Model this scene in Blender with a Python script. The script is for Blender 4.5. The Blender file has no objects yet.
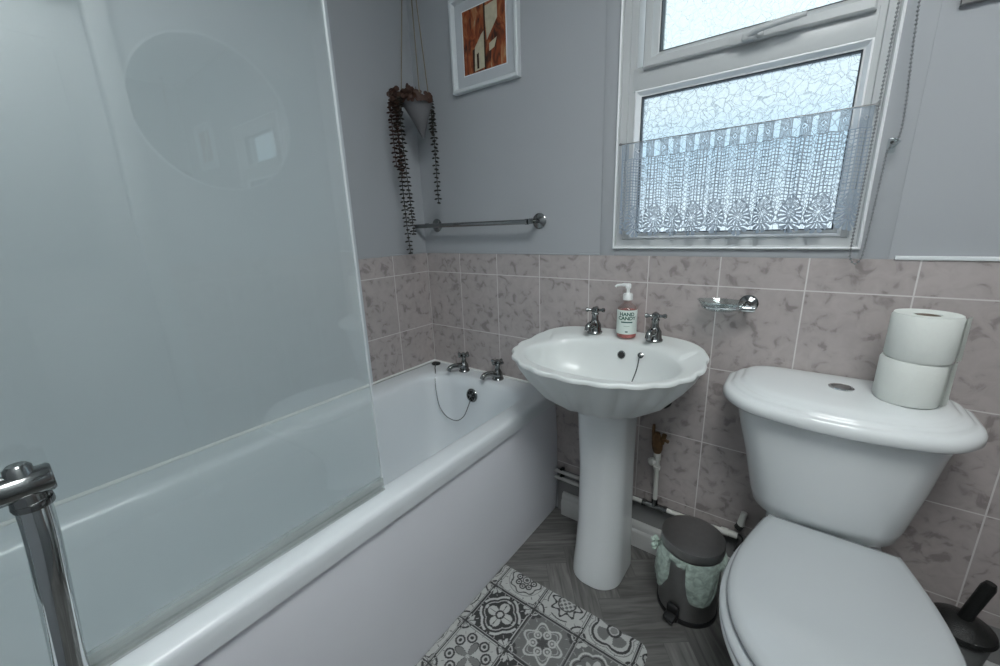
import bpy, bmesh, math, random
import numpy as np
from mathutils import Vector, Matrix
random.seed(7)
PI = math.pi
C = bpy.context.scene.collection
def R(d): return math.radians(d)

# ------------------------------------------------------------------ materials
def nm(name):
    m = bpy.data.materials.new(name); m.use_nodes = True
    nt = m.node_tree; b = nt.nodes['Principled BSDF']
    return m, nt, b
def mat(name, col, rough=.5, metal=0, coat=0, spec=.5, noise=0, nscale=20, bump=0, bscale=60, trans=0, ior=1.45, sub=0):
    m, nt, b = nm(name)
    b.inputs['Base Color'].default_value = (*col, 1)
    b.inputs['Roughness'].default_value = rough
    b.inputs['Metallic'].default_value = metal
    b.inputs['Coat Weight'].default_value = coat
    b.inputs['Coat Roughness'].default_value = .05
    b.inputs['Specular IOR Level'].default_value = spec
    b.inputs['Transmission Weight'].default_value = trans
    b.inputs['IOR'].default_value = ior
    tc = nt.nodes.new('ShaderNodeTexCoord')
    if noise:
        n = nt.nodes.new('ShaderNodeTexNoise'); n.inputs['Scale'].default_value = nscale; n.inputs['Detail'].default_value = 4
        nt.links.new(tc.outputs['Object'], n.inputs['Vector'])
        mx = nt.nodes.new('ShaderNodeMixRGB'); mx.inputs[1].default_value = (*[c*(1-noise) for c in col], 1)
        mx.inputs[2].default_value = (*[min(1, c*(1+noise)) for c in col], 1)
        nt.links.new(n.outputs['Fac'], mx.inputs[0]); nt.links.new(mx.outputs[0], b.inputs['Base Color'])
    if bump:
        n = nt.nodes.new('ShaderNodeTexNoise'); n.inputs['Scale'].default_value = bscale; n.inputs['Detail'].default_value = 3
        nt.links.new(tc.outputs['Object'], n.inputs['Vector'])
        bp = nt.nodes.new('ShaderNodeBump'); bp.inputs['Strength'].default_value = bump; bp.inputs['Distance'].default_value = .002
        nt.links.new(n.outputs['Fac'], bp.inputs['Height']); nt.links.new(bp.outputs[0], b.inputs['Normal'])
    return m

M = {}
M['paint'] = mat('wall_paint', (.385, .402, .425), .75, spec=.3, noise=.04, nscale=3, bump=.15, bscale=40)
M['ceil'] = mat('ceiling_paint', (.72, .74, .75), .8, spec=.2, noise=.02)
M['panel'] = mat('laminate_panel', (.60, .64, .67), .30, noise=.03, nscale=2)
M['trimw'] = mat('white_trim', (.74, .77, .79), .35, noise=.03)
M['upvc'] = mat('window_plastic', (.52, .54, .55), .35, noise=.03, nscale=6)
M['upvc_lit'] = mat('lit_tone_window_bead', (.86, .88, .90), .3, noise=.02)  # frame plastic made whiter: the bright light on the beads is in the colour
M['gasket'] = mat('dark_gasket', (.05, .06, .07), .6, noise=.1)
M['ceramic'] = mat('glazed_ceramic', (.74, .77, .78), .22, coat=.3, noise=.02, nscale=5)
M['bowlglaze'] = mat('basin_ceramic', (.72, .75, .745), .30, coat=.15, noise=.02, nscale=5)
M['acrylic'] = mat('bath_acrylic', (.72, .76, .79), .30, coat=.2, noise=.02, nscale=4)
M['bpanel'] = mat('bath_panel_plastic', (.76, .77, .82), .25, noise=.03, nscale=3)
M['seat'] = mat('seat_plastic', (.50, .53, .55), .16, coat=.4, noise=.02, nscale=4)
M['chrome'] = mat('chrome', (.62, .65, .66), .07, metal=1, noise=.06)
M['dchrome'] = mat('aged_chrome', (.27, .28, .28), .14, metal=1, noise=.15)
M['steel'] = mat('brushed_steel', (.34, .34, .34), .40, metal=1, noise=.08, nscale=60)
M['brass'] = mat('corroded_brass', (.15, .085, .04), .8, metal=.3, noise=.6, nscale=90, bump=.9, bscale=120)
M['pipe'] = mat('painted_pipe', (.62, .62, .59), .4, noise=.12, nscale=30)
M['blackp'] = mat('black_plastic', (.012, .012, .013), .4, noise=.2)
M['rubber'] = mat('dark_rubber', (.02, .02, .02), .6, noise=.2)
M['paper'] = mat('tissue_paper', (.74, .77, .74), .9, spec=.1, noise=.03, nscale=30, bump=.5, bscale=130)
M['card'] = mat('brown_card', (.25, .20, .16), .9, noise=.1)
M['stone'] = mat('grey_planter', (.14, .14, .148), .85, noise=.15, nscale=25, bump=.4)
M['cord'] = mat('jute_cord', (.20, .17, .12), .9, noise=.25, nscale=200)
M['leaf'] = mat('brown_leaf', (.048, .020, .012), .55, noise=.5, nscale=60)
M['leafd'] = mat('dark_leaf', (.030, .026, .020), .6, noise=.5, nscale=60)
M['stem'] = mat('dark_stem', (.04, .02, .012), .7, noise=.2)
M['sealant'] = mat('white_sealant', (.80, .81, .80), .4, noise=.05, nscale=20)
M['skirt'] = mat('skirting_gloss', (.50, .505, .50), .35, noise=.08, nscale=12)
M['frame'] = mat('picture_frame_white', (.62, .66, .68), .4, noise=.04)
M['mount'] = mat('picture_mount', (.50, .53, .56), .8, noise=.04)
M['label'] = mat('paper_label', (.72, .80, .76), .5, noise=.02)
M['ink'] = mat('green_ink', (.02, .10, .08), .5, noise=.05)
M['pump'] = mat('white_pump', (.80, .82, .82), .3, noise=.02)
M['door'] = mat('door_paint', (.45, .47, .48), .6, noise=.03)
M['brushk'] = mat('black_speckled_plastic', (.012, .013, .013), .35, noise=.3, nscale=300, bump=.6, bscale=400)
M['cupg'] = mat('grey_cup', (.16, .165, .165), .5, noise=.15, nscale=80)
M['bead'] = mat('bead_metal', (.26, .27, .28), .3, metal=.3, noise=.1)
M['mirror'] = mat('mirror_glass', (.92, .94, .94), .01, metal=1, noise=.002)
M['concrete'] = mat('plain_grey_render', (.24, .24, .24), .8, noise=.1, nscale=14)

def glassy(name, tint, refl=1.0, extra=None):
    m, nt, b = nm(name); nt.nodes.remove(b)
    out = nt.nodes['Material Output']
    tr = nt.nodes.new('ShaderNodeBsdfTransparent'); tr.inputs[0].default_value = (*tint, 1)
    gl = nt.nodes.new('ShaderNodeBsdfGlossy'); gl.inputs['Roughness'].default_value = .0; gl.inputs[0].default_value = (refl, refl, refl, 1)
    fr = nt.nodes.new('ShaderNodeFresnel'); ge = nt.nodes.new('ShaderNodeNewGeometry'); mi = nt.nodes.new('ShaderNodeMapRange')
    mi.inputs[3].default_value = 1.62; mi.inputs[4].default_value = 1/1.62   # thin sheet: same index entering and leaving
    nt.links.new(ge.outputs['Backfacing'], mi.inputs[0]); nt.links.new(mi.outputs[0], fr.inputs[0])
    mx = nt.nodes.new('ShaderNodeMixShader')
    nt.links.new(fr.outputs[0], mx.inputs[0]); nt.links.new(tr.outputs[0], mx.inputs[1]); nt.links.new(gl.outputs[0], mx.inputs[2])
    nt.links.new(mx.outputs[0], out.inputs[0])
    return m
M['glass'] = glassy('clear_glass', (.955, .975, .972))
M['dish'] = glassy('dish_glass', (.82, .86, .86))
def film(name, col, alpha, rough=.3, noise=55):
    m, nt, b = nm(name)
    b.inputs['Base Color'].default_value = (*col, 1); b.inputs['Roughness'].default_value = rough
    tc = nt.nodes.new('ShaderNodeTexCoord')
    n = nt.nodes.new('ShaderNodeTexNoise'); n.inputs['Scale'].default_value = noise; n.inputs['Detail'].default_value = 3; n.inputs['Distortion'].default_value = .5
    nt.links.new(tc.outputs['Object'], n.inputs['Vector'])
    mr = nt.nodes.new('ShaderNodeMapRange'); mr.inputs[1].default_value = .35; mr.inputs[2].default_value = .7
    mr.inputs[3].default_value = alpha*.75; mr.inputs[4].default_value = min(1, alpha*1.35)
    nt.links.new(n.outputs['Fac'], mr.inputs[0]); nt.links.new(mr.outputs[0], b.inputs['Alpha'])
    return m
M['bag'] = film('bin_liner_film', (.62, .76, .68), .62)
M['sealstrip'] = film('screen_seal', (.46, .50, .49), .30, noise=2)
M['soap'] = film('pink_soap', (.62, .22, .20), .75, .1)
M['bottle'] = glassy('bottle_plastic', (.93, .87, .86))

def pane_mat(name, line, col, scale):
    m, nt, b = nm(name); nt.nodes.remove(b); out = nt.nodes['Material Output']
    tc = nt.nodes.new('ShaderNodeTexCoord')
    n = nt.nodes.new('ShaderNodeTexNoise'); n.inputs['Scale'].default_value = 28; n.inputs['Detail'].default_value = 1
    nt.links.new(tc.outputs['Object'], n.inputs['Vector'])
    ad = nt.nodes.new('ShaderNodeVectorMath'); ad.operation = 'MULTIPLY_ADD'; ad.inputs[1].default_value = (.035, .035, .035)
    nt.links.new(n.outputs['Color'], ad.inputs[0]); nt.links.new(tc.outputs['Object'], ad.inputs[2])
    v = nt.nodes.new('ShaderNodeTexVoronoi'); v.feature = 'DISTANCE_TO_EDGE'; v.inputs['Scale'].default_value = scale
    nt.links.new(ad.outputs[0], v.inputs['Vector'])
    mr = nt.nodes.new('ShaderNodeMapRange'); mr.inputs[1].default_value = .0; mr.inputs[2].default_value = .045; mr.inputs[3].default_value = 1; mr.inputs[4].default_value = 0
    nt.links.new(v.outputs['Distance'], mr.inputs[0])
    n2 = nt.nodes.new('ShaderNodeTexNoise'); n2.inputs['Scale'].default_value = 150; n2.inputs['Detail'].default_value = 2
    nt.links.new(tc.outputs['Object'], n2.inputs['Vector'])
    mu = nt.nodes.new('ShaderNodeMath'); mu.operation = 'MULTIPLY_ADD'; mu.inputs[1].default_value = line; mu.inputs[2].default_value = 0
    nt.links.new(mr.outputs[0], mu.inputs[0])
    m3 = nt.nodes.new('ShaderNodeMath'); m3.operation = 'MULTIPLY_ADD'; m3.inputs[1].default_value = line*.45; m3.use_clamp = True
    nt.links.new(n2.outputs['Fac'], m3.inputs[0]); nt.links.new(mu.outputs[0], m3.inputs[2])
    tr = nt.nodes.new('ShaderNodeBsdfTransparent'); tr.inputs[0].default_value = (*col, 1)
    tl = nt.nodes.new('ShaderNodeBsdfTranslucent'); tl.inputs[0].default_value = (.30, .36, .40, 1)
    df = nt.nodes.new('ShaderNodeBsdfGlossy'); df.inputs[0].default_value = (.5, .55, .58, 1); df.inputs['Roughness'].default_value = .3
    mA = nt.nodes.new('ShaderNodeMixShader'); mA.inputs[0].default_value = .3
    nt.links.new(tl.outputs[0], mA.inputs[1]); nt.links.new(df.outputs[0], mA.inputs[2])
    mx = nt.nodes.new('ShaderNodeMixShader')
    nt.links.new(m3.outputs[0], mx.inputs[0]); nt.links.new(tr.outputs[0], mx.inputs[1]); nt.links.new(mA.outputs[0], mx.inputs[2])
    nt.links.new(mx.outputs[0], out.inputs[0])
    return m
M['pane_low'] = pane_mat('patterned_glass', .52, (.93, .97, 1.0), 48)
M['pane_up'] = pane_mat('patterned_glass_light', .20, (.95, .99, 1.0), 48)

def tile_mat():
    m, nt, b = nm('marbled_wall_tile')
    L = nt.links.new; N = nt.nodes.new
    g = N('ShaderNodeNewGeometry'); sp = N('ShaderNodeSeparateXYZ'); L(g.outputs['Position'], sp.inputs[0])
    # wall coordinate: x on the window wall, y on the bath wall (one of the two is ~0 there)
    att = N('ShaderNodeAttribute'); att.attribute_name = 'tuv'; s2 = N('ShaderNodeSeparateXYZ'); L(att.outputs['Vector'], s2.inputs[0])
    def math_(op, a, bb=None, c=None):
        n = N('ShaderNodeMath'); n.operation = op
        for i, q in enumerate((a, bb, c)):
            if q is None: continue
            if isinstance(q, (int, float)): n.inputs[i].default_value = q
            else: L(q, n.inputs[i])
        return n.outputs[0]
    def line(coord, pitch, off, w):
        t = math_('DIVIDE', math_('SUBTRACT', coord, off), pitch)
        f = math_('SUBTRACT', t, math_('FLOOR', t)); d = math_('MINIMUM', f, math_('SUBTRACT', 1.0, f))
        return math_('LESS_THAN', math_('MULTIPLY', d, pitch), w), math_('FLOOR', t)
    lu, iu = line(s2.outputs[0], .2025, .2128-.2025*5, .0016)
    lv, iv = line(s2.outputs[1], .2526, .9918-.2526*5, .0016)
    gr = math_('MAXIMUM', lu, lv)
    comb = N('ShaderNodeCombineXYZ'); L(iu, comb.inputs[0]); L(iv, comb.inputs[1])
    wn = N('ShaderNodeTexWhiteNoise'); L(comb.outputs[0], wn.inputs['Vector'])
    sc = N('ShaderNodeVectorMath'); sc.operation = 'MULTIPLY_ADD'; sc.inputs[1].default_value = (7, 7, 7); L(wn.outputs['Color'], sc.inputs[0]); L(g.outputs['Position'], sc.inputs[2])
    n1 = N('ShaderNodeTexNoise'); n1.inputs['Scale'].default_value = 30; n1.inputs['Detail'].default_value = 6; n1.inputs['Distortion'].default_value = .7; L(sc.outputs[0], n1.inputs['Vector'])
    n2 = N('ShaderNodeTexNoise'); n2.inputs['Scale'].default_value = 6; n2.inputs['Detail'].default_value = 3; L(sc.outputs[0], n2.inputs['Vector'])
    cr = N('ShaderNodeValToRGB'); e = cr.color_ramp.elements
    e[0].position = .34; e[0].color = (.29, .26, .253, 1); e[1].position = .44; e[1].color = (.43, .388, .38, 1)
    e2 = cr.color_ramp.elements.new(.62); e2.color = (.47, .428, .42, 1)
    L(n1.outputs['Fac'], cr.inputs[0])
    mx = N('ShaderNodeMixRGB'); mx.blend_type = 'MULTIPLY'; mx.inputs[0].default_value = .8; L(cr.outputs[0], mx.inputs[1])
    c2 = N('ShaderNodeValToRGB'); c2.color_ramp.elements[0].color = (.80, .80, .80, 1); c2.color_ramp.elements[1].color = (1.08, 1.06, 1.06, 1); L(n2.outputs['Fac'], c2.inputs[0])
    L(c2.outputs[0], mx.inputs[2])
    mg = N('ShaderNodeMixRGB'); mg.inputs[2].default_value = (.66, .64, .63, 1); L(gr, mg.inputs[0]); L(mx.outputs[0], mg.inputs[1])
    L(mg.outputs[0], b.inputs['Base Color'])
    rr = N('ShaderNodeMapRange'); rr.inputs[3].default_value = .30; rr.inputs[4].default_value = .8; L(gr, rr.inputs[0]); L(rr.outputs[0], b.inputs['Roughness'])
    bp = N('ShaderNodeBump'); bp.invert = True; bp.inputs['Strength'].default_value = .4; bp.inputs['Distance'].default_value = .001; L(gr, bp.inputs['Height']); L(bp.outputs[0], b.inputs['Normal'])
    return m
M['tile'] = tile_mat()

def attr_mat(name, rough, lo, hi, attr='pat', fine=.12, fscale=90, stretch=None):
    m, nt, b = nm(name); L = nt.links.new; N = nt.nodes.new
    a = N('ShaderNodeAttribute'); a.attribute_name = attr
    mx = N('ShaderNodeMixRGB'); mx.inputs[1].default_value = (*lo, 1); mx.inputs[2].default_value = (*hi, 1); L(a.outputs['Fac'], mx.inputs[0])
    tc = N('ShaderNodeTexCoord'); n = N('ShaderNodeTexNoise'); n.inputs['Scale'].default_value = fscale; n.inputs['Detail'].default_value = 4
    L(tc.outputs['Object'], n.inputs['Vector'])
    mr = N('ShaderNodeMapRange'); mr.inputs[3].default_value = 1-fine; mr.inputs[4].default_value = 1+fine; L(n.outputs['Fac'], mr.inputs[0])
    m2 = N('ShaderNodeVectorMath'); m2.operation = 'SCALE'; L(mx.outputs[0], m2.inputs[0]); L(mr.outputs[0], m2.inputs['Scale'])
    L(m2.outputs[0], b.inputs['Base Color']); b.inputs['Roughness'].default_value = rough
    return m
M['mat'] = attr_mat('printed_mat', .6, (.010, .010, .012), (.52, .53, .52))
def floor_mat():
    m, nt, b = nm('herringbone_vinyl'); L = nt.links.new; N = nt.nodes.new
    a = N('ShaderNodeAttribute'); a.attribute_name = 'pat'; at = N('ShaderNodeAttribute'); at.attribute_name = 'guv'
    sc = N('ShaderNodeVectorMath'); sc.operation = 'MULTIPLY'; sc.inputs[1].default_value = (7, 70, 1); L(at.outputs['Vector'], sc.inputs[0])
    n = N('ShaderNodeTexNoise'); n.inputs['Scale'].default_value = 1; n.inputs['Detail'].default_value = 5; n.inputs['Distortion'].default_value = .6; L(sc.outputs[0], n.inputs['Vector'])
    cr = N('ShaderNodeValToRGB'); e = cr.color_ramp.elements; e[0].position = .3; e[0].color = (.085, .083, .08, 1); e[1].position = .7; e[1].color = (.19, .187, .18, 1); L(n.outputs['Fac'], cr.inputs[0])
    mr = N('ShaderNodeMapRange'); mr.inputs[3].default_value = .8; mr.inputs[4].default_value = 1.25; L(a.outputs['Fac'], mr.inputs[0])
    m2 = N('ShaderNodeVectorMath'); m2.operation = 'SCALE'; L(cr.outputs[0], m2.inputs[0]); L(mr.outputs[0], m2.inputs['Scale'])
    L(m2.outputs[0], b.inputs['Base Color']); b.inputs['Roughness'].default_value = .45
    return m
M['floor'] = floor_mat()
def lace_mat():
    m, nt, b = nm('white_lace_thread'); out = nt.nodes['Material Output']
    d = nt.nodes.new('ShaderNodeBsdfDiffuse'); d.inputs[0].default_value = (.50, .59, .70, 1)
    t = nt.nodes.new('ShaderNodeBsdfTranslucent'); t.inputs[0].default_value = (.02, .03, .04, 1)
    mx = nt.nodes.new('ShaderNodeMixShader'); mx.inputs[0].default_value = .35
    nt.links.new(d.outputs[0], mx.inputs[1]); nt.links.new(t.outputs[0], mx.inputs[2]); nt.links.new(mx.outputs[0], out.inputs[0])
    nt.nodes.remove(b); return m
M['lace'] = lace_mat()
def lamp_mat():
    m, nt, b = nm('fill_diffuser'); b.inputs['Base Color'].default_value = (.9, .9, .9, 1)
    b.inputs['Emission Color'].default_value = (.965, 1, .985, 1); b.inputs['Emission Strength'].default_value = 1; return m
M['lamp'] = lamp_mat()
def art_mat():
    m, nt, b = nm('abstract_painting'); L = nt.links.new; N = nt.nodes.new
    tc = N('ShaderNodeTexCoord'); mp = N('ShaderNodeMapping'); mp.inputs['Scale'].default_value = (26, 1, 9); L(tc.outputs['Object'], mp.inputs[0])
    n = N('ShaderNodeTexNoise'); n.inputs['Scale'].default_value = 1.6; n.inputs['Detail'].default_value = 5; n.inputs['Distortion'].default_value = 1.2; L(mp.outputs[0], n.inputs['Vector'])
    cr = N('ShaderNodeValToRGB'); e = cr.color_ramp.elements; e[0].position = .33; e[0].color = (.03, .008, .004, 1); e[1].position = .5; e[1].color = (.26, .055, .015, 1)
    e2 = e.new(.62); e2.color = (.36, .14, .05, 1); e3 = e.new(.75); e3.color = (.42, .33, .20, 1)
    L(n.outputs['Fac'], cr.inputs[0]); L(cr.outputs[0], b.inputs['Base Color']); b.inputs['Roughness'].default_value = .5
    return m
M['art'] = art_mat()
M['artc'] = mat('painted_cream', (.50, .46, .34), .6, noise=.3, nscale=60)
M['artd'] = mat('painted_umber', (.035, .015, .008), .6, noise=.3, nscale=60)

# ------------------------------------------------------------------ geometry helpers
def obj(name, bm, m, parent=None, smooth=True, angle=40, label=None):
    me = bpy.data.meshes.new(name)
    if isinstance(bm, bmesh.types.BMesh):
        bmesh.ops.recalc_face_normals(bm, faces=bm.faces)
        bm.to_mesh(me); bm.free()
    else:
        me = bm; me.name = name
    o = bpy.data.objects.new(name, me); C.objects.link(o)
    if isinstance(m, (list, tuple)):
        for q in m: me.materials.append(q)
    else: me.materials.append(m)
    if smooth:
        me.shade_smooth()
        try: me.set_sharp_from_angle(angle=R(angle))
        except Exception: pass
    if parent: o.parent = parent; o.matrix_parent_inverse = Matrix.Identity(4)
    if label: o['label'] = label
    return o
def thing(name, label, cat, loc=(0, 0, 0), group=None):
    o = bpy.data.objects.new(name, None); C.objects.link(o); o.empty_display_size = .05
    o.location = loc
    o['label'] = label; o['category'] = cat
    if group: o['group'] = group
    return o
def tag(o, label, cat, group=None):
    o['label'] = label; o['category'] = cat
    if group: o['group'] = group
    return o
def struct(name, bm, m, label=None, **k):
    o = obj(name, bm, m, **k); o['kind'] = 'structure'
    if label: o['label'] = label
    return o
def rebase(root, loc):
    """move an Empty to its base and keep its children where they are"""
    root.location = loc
    off = Vector(loc)
    done = set()
    for ch in root.children:
        if ch.data and ch.data.name not in done:
            done.add(ch.data.name); ch.data.transform(Matrix.Translation(-off))
        for g in ch.children:
            if g.data and g.data.name not in done:
                done.add(g.data.name); g.data.transform(Matrix.Translation(-off))
def copy_tree(o, parent=None):
    c = o.copy(); C.objects.link(c); c.parent = parent
    for ch in o.children: copy_tree(ch, c)
    return c

def box(bm, x0, x1, y0, y1, z0, z1, bev=0, seg=2, M4=None):
    r = bmesh.ops.create_cube(bm, size=1)
    vs = r['verts']
    for v in vs:
        v.co = Vector((x0 + (v.co.x+.5)*(x1-x0), y0 + (v.co.y+.5)*(y1-y0), z0 + (v.co.z+.5)*(z1-z0)))
    if bev:
        es = list({e for v in vs for e in v.link_edges})
        rr = bmesh.ops.bevel(bm, geom=es, offset=bev, segments=seg, affect='EDGES', profile=.5)
        vs = list({v for f in rr['faces'] for v in f.verts} | {v for v in vs if v.is_valid})
    if M4 is not None: bmesh.ops.transform(bm, matrix=M4, verts=vs)
    return bm
def loft(bm, rings, cap0=True, cap1=True, closed=True):
    R_ = [[bm.verts.new(p) for p in r] for r in rings]
    n = len(R_[0])
    for a, b in zip(R_[:-1], R_[1:]):
        for i in range(n if closed else n-1):
            j = (i+1) % n
            try: bm.faces.new((a[i], a[j], b[j], b[i]))
            except ValueError: pass
    if cap0 and closed: bm.faces.new(R_[0][::-1])
    if cap1 and closed: bm.faces.new(R_[-1])
    return R_
def tube(bm, pts, rad, n=12, cap=True):
    pts = [Vector(p) for p in pts]
    if not isinstance(rad, (list, tuple)): rad = [rad]*len(pts)
    t0 = (pts[1]-pts[0]).normalized()
    up = Vector((0, 0, 1)) if abs(t0.z) < .9 else Vector((1, 0, 0))
    nrm = t0.cross(up).normalized(); rings = []
    for i, p in enumerate(pts):
        if i == 0: t = pts[1]-pts[0]
        elif i == len(pts)-1: t = pts[-1]-pts[-2]
        else: t = (pts[i+1]-pts[i]).normalized() + (pts[i]-pts[i-1]).normalized()
        t.normalize()
        nrm = (nrm - t*nrm.dot(t)).normalized(); bi = t.cross(nrm)
        rings.append([p + (nrm*math.cos(2*PI*k/n) + bi*math.sin(2*PI*k/n))*rad[i] for k in range(n)])
    loft(bm, rings, cap, cap)
    return bm
def lathe(bm, prof, center=(0, 0, 0), axis=(0, 0, 1), n=32):
    """prof: list of (r, h)"""
    q = Vector((0, 0, 1)).rotation_difference(Vector(axis).normalized()); c = Vector(center)
    rings = []
    for r, h in prof:
        r = max(r, 1e-4)
        rings.append([c + q @ Vector((r*math.cos(2*PI*k/n), r*math.sin(2*PI*k/n), h)) for k in range(n)])
    loft(bm, rings); return bm
def smooth_path(pts, k=6):
    pts = [Vector(p) for p in pts]; out = []
    P = [pts[0]*2-pts[1]] + pts + [pts[-1]*2-pts[-2]]
    for i in range(1, len(P)-2):
        a, b, c, d = P[i-1:i+3]
        for j in range(k):
            t = j/k
            out.append(.5*((2*b) + (c-a)*t + (2*a-5*b+4*c-d)*t*t + (3*b-a-3*c+d)*t**3))
    out.append(pts[-1]); return out
def rrect(x0, x1, y0, y1, r, z, n=8, m=5):
    """rounded rectangle, CCW, equal topology for any size"""
    if not isinstance(r, (list, tuple)): r = [r]*4   # corners: (x1,y0),(x1,y1),(x0,y1),(x0,y0)
    cs = [(x1-r[0], y0+r[0], -90, r[0]), (x1-r[1], y1-r[1], 0, r[1]), (x0+r[2], y1-r[2], 90, r[2]), (x0+r[3], y0+r[3], 180, r[3])]
    arcs = [[Vector((cx+rr*math.cos(R(a+90*i/n)), cy+rr*math.sin(R(a+90*i/n)), z)) for i in range(n+1)] for cx, cy, a, rr in cs]
    out = []
    for i in range(4):
        out += arcs[i]; a = arcs[i][-1]; b = arcs[(i+1) % 4][0]
        out += [a.lerp(b, j/m) for j in range(1, m)]
    return out
def from_grid(name, V, F, attrs=None, m=None, parent=None, smooth=False):
    me = bpy.data.meshes.new(name); me.from_pydata([tuple(v) for v in V], [], [tuple(f) for f in F]); me.update()
    for k, arr in (attrs or {}).items():
        arr = np.asarray(arr, dtype=np.float32)
        if arr.ndim == 1:
            a = me.attributes.new(k, 'FLOAT', 'POINT'); a.data.foreach_set('value', arr)
        else:
            a = me.attributes.new(k, 'FLOAT_VECTOR', 'POINT'); a.data.foreach_set('vector', arr.ravel())
    return obj(name, me, m, parent, smooth=smooth)

# ------------------------------------------------------------------ room shell
XR, YB, ZC = 1.99, -1.78, 2.32
# window wall with an opening
WX0, WX1, WZ0, WZ1 = .905, 1.520, 1.10, 1.885
def wall_back():
    bm = bmesh.new()
    box(bm, -.12, WX0, 0, .12, 0, ZC); box(bm, WX1, XR+.12, 0, .12, 0, ZC)
    box(bm, WX0, WX1, 0, .12, 0, WZ0); box(bm, WX0, WX1, 0, .12, WZ1, ZC)
    return bm
struct('wall_back', wall_back(), M['paint'], smooth=False)
bm = bmesh.new(); box(bm, -.12, 0, YB, 0, 0, ZC); struct('wall_left', bm, M['paint'], smooth=False)
bm = bmesh.new(); box(bm, XR, XR+.12, YB, -1.66, 0, ZC); box(bm, XR, XR+.12, -.86, 0, 0, ZC); box(bm, XR, XR+.12, -1.66, -.86, 2.0, ZC)
struct('wall_right', bm, M['paint'], smooth=False)
bm = bmesh.new(); box(bm, -.12, XR+.12, YB-.12, YB, 0, ZC); struct('wall_front', bm, M['paint'], smooth=False)
bm = bmesh.new(); box(bm, -.12, XR+.12, YB-.12, .12, ZC, ZC+.05); struct('ceiling', bm, M['ceil'], smooth=False)

# floor: one sheet of herringbone planks
def floor():
    V, F, pat, guv = [], [], [], []
    L_, W_ = .30, .075
    rnd = random.Random(3)
    c45, s45 = math.cos(R(38)), math.sin(R(38))
    def add(cx, cy, ang):
        ca, sa = math.cos(ang), math.sin(ang); g = .0009; hx, hy = L_/2-g, W_/2-g
        pts = [(cx+ca*a-sa*b, cy+sa*a+ca*b) for a, b in ((-hx, -hy), (hx, -hy), (hx, hy), (-hx, hy))]
        pts = [(1.0+c45*x-s45*y, -.9+s45*x+c45*y) for x, y in pts]
        if max(p[0] for p in pts) < -.1 or min(p[0] for p in pts) > 2.1 or max(p[1] for p in pts) < -1.9 or min(p[1] for p in pts) > .1: return
        p = [(min(max(x, -.1), XR+.1), min(max(y, YB-.1), .1)) for x, y in pts]
        k = rnd.random(); o = rnd.random()*50; base = len(V)
        for (x, y), (a, b) in zip(p, ((-hx, -hy), (hx, -hy), (hx, hy), (-hx, hy))):
            V.append((x, y, 0)); pat.append(k); guv.append((a+o, b+o*1.7, 0))
        F.append((base, base+1, base+2, base+3))
    k = L_/W_
    for i in range(-30, 31):
        for j in range(-12, 13):
            bx = i*W_ + j*L_ ; by = i*W_ - j*L_
            add(bx + L_/2, by + W_/2, 0)
            add(bx + W_/2 , by + W_ + L_/2, PI/2)
    base = len(V)
    for x, y in ((-.12, YB-.12), (XR+.12, YB-.12), (XR+.12, .12), (-.12, .12)):
        V.append((x, y, -.0015)); pat.append(0); guv.append((0, 0, 0))
    F.append((base, base+1, base+2, base+3))
    b2 = len(V)
    for x, y in ((-.12, YB-.12), (XR+.12, YB-.12), (XR+.12, .12), (-.12, .12)):
        V.append((x, y, -.05)); pat.append(0); guv.append((0, 0, 0))
    F.append((b2+3, b2+2, b2+1, b2))
    for i in range(4): F.append((base+i, b2+i, b2+(i+1) % 4, base+(i+1) % 4))
    o = from_grid('floor', V, F, {'pat': pat, 'guv': guv}, M['floor'])
    o['kind'] = 'structure'
floor()

# tiling, one sheet per wall, 8 mm proud
def tiles(name, bm, fn):
    me = bpy.data.meshes.new(name); bmesh.ops.recalc_face_normals(bm, faces=bm.faces); bm.to_mesh(me); bm.free()
    a = me.attributes.new('tuv', 'FLOAT_VECTOR', 'POINT')
    a.data.foreach_set('vector', np.array([fn(v.co) for v in me.vertices], dtype=np.float32).ravel())
    o = obj(name, me, M['tile'], smooth=False); o['kind'] = 'structure'; return o
TT = 1.076
bm = bmesh.new(); box(bm, .0065, XR-.0065, -.0065, 0, .20, TT)
tiles('trim_1', bm, lambda c: (c.x, c.z, 0))['label'] = 'pinkish grey marbled wall tiles below the window'
bm = bmesh.new(); box(bm, 0, .0065, -.372, -.0, .50, TT)
tiles('trim_2', bm, lambda c: (.0105+.2025*8 - (-c.y-.0), c.z, 0))['label'] = 'pinkish grey marbled wall tiles at the end of the bath wall'
bm = bmesh.new(); box(bm, XR-.0065, XR, -.86, -.0, .20, TT)
tiles('trim_3', bm, lambda c: (c.y, c.z, 0))['label'] = 'marbled wall tiles on the wall beside the toilet'
# wall panel
bm = bmesh.new(); box(bm, 0, .009, YB, -.384, .555, ZC); struct('trim_4', bm, M['panel'], 'pale laminate wall panel above the bath', smooth=False)
bm = bmesh.new(); box(bm, 0, .012, -.384, -.3725, .555, ZC, .002); struct('trim_5', bm, M['panel'], 'edge strip of the wall panel')
# tile top edge strips
bm = bmesh.new(); box(bm, 0, .856, -.009, 0, TT, TT+.005, .001); box(bm, 0, .009, -.372, 0, TT, TT+.005, .001)
struct('trim_6', bm, M['paint'], 'thin strip topping the tiles left of the window')
bm = bmesh.new(); box(bm, 1.585, XR, -.011, 0, TT-.001, TT+.008, .002); struct('trim_7', bm, M['trimw'], 'white strip topping the tiles right of the window')
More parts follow.
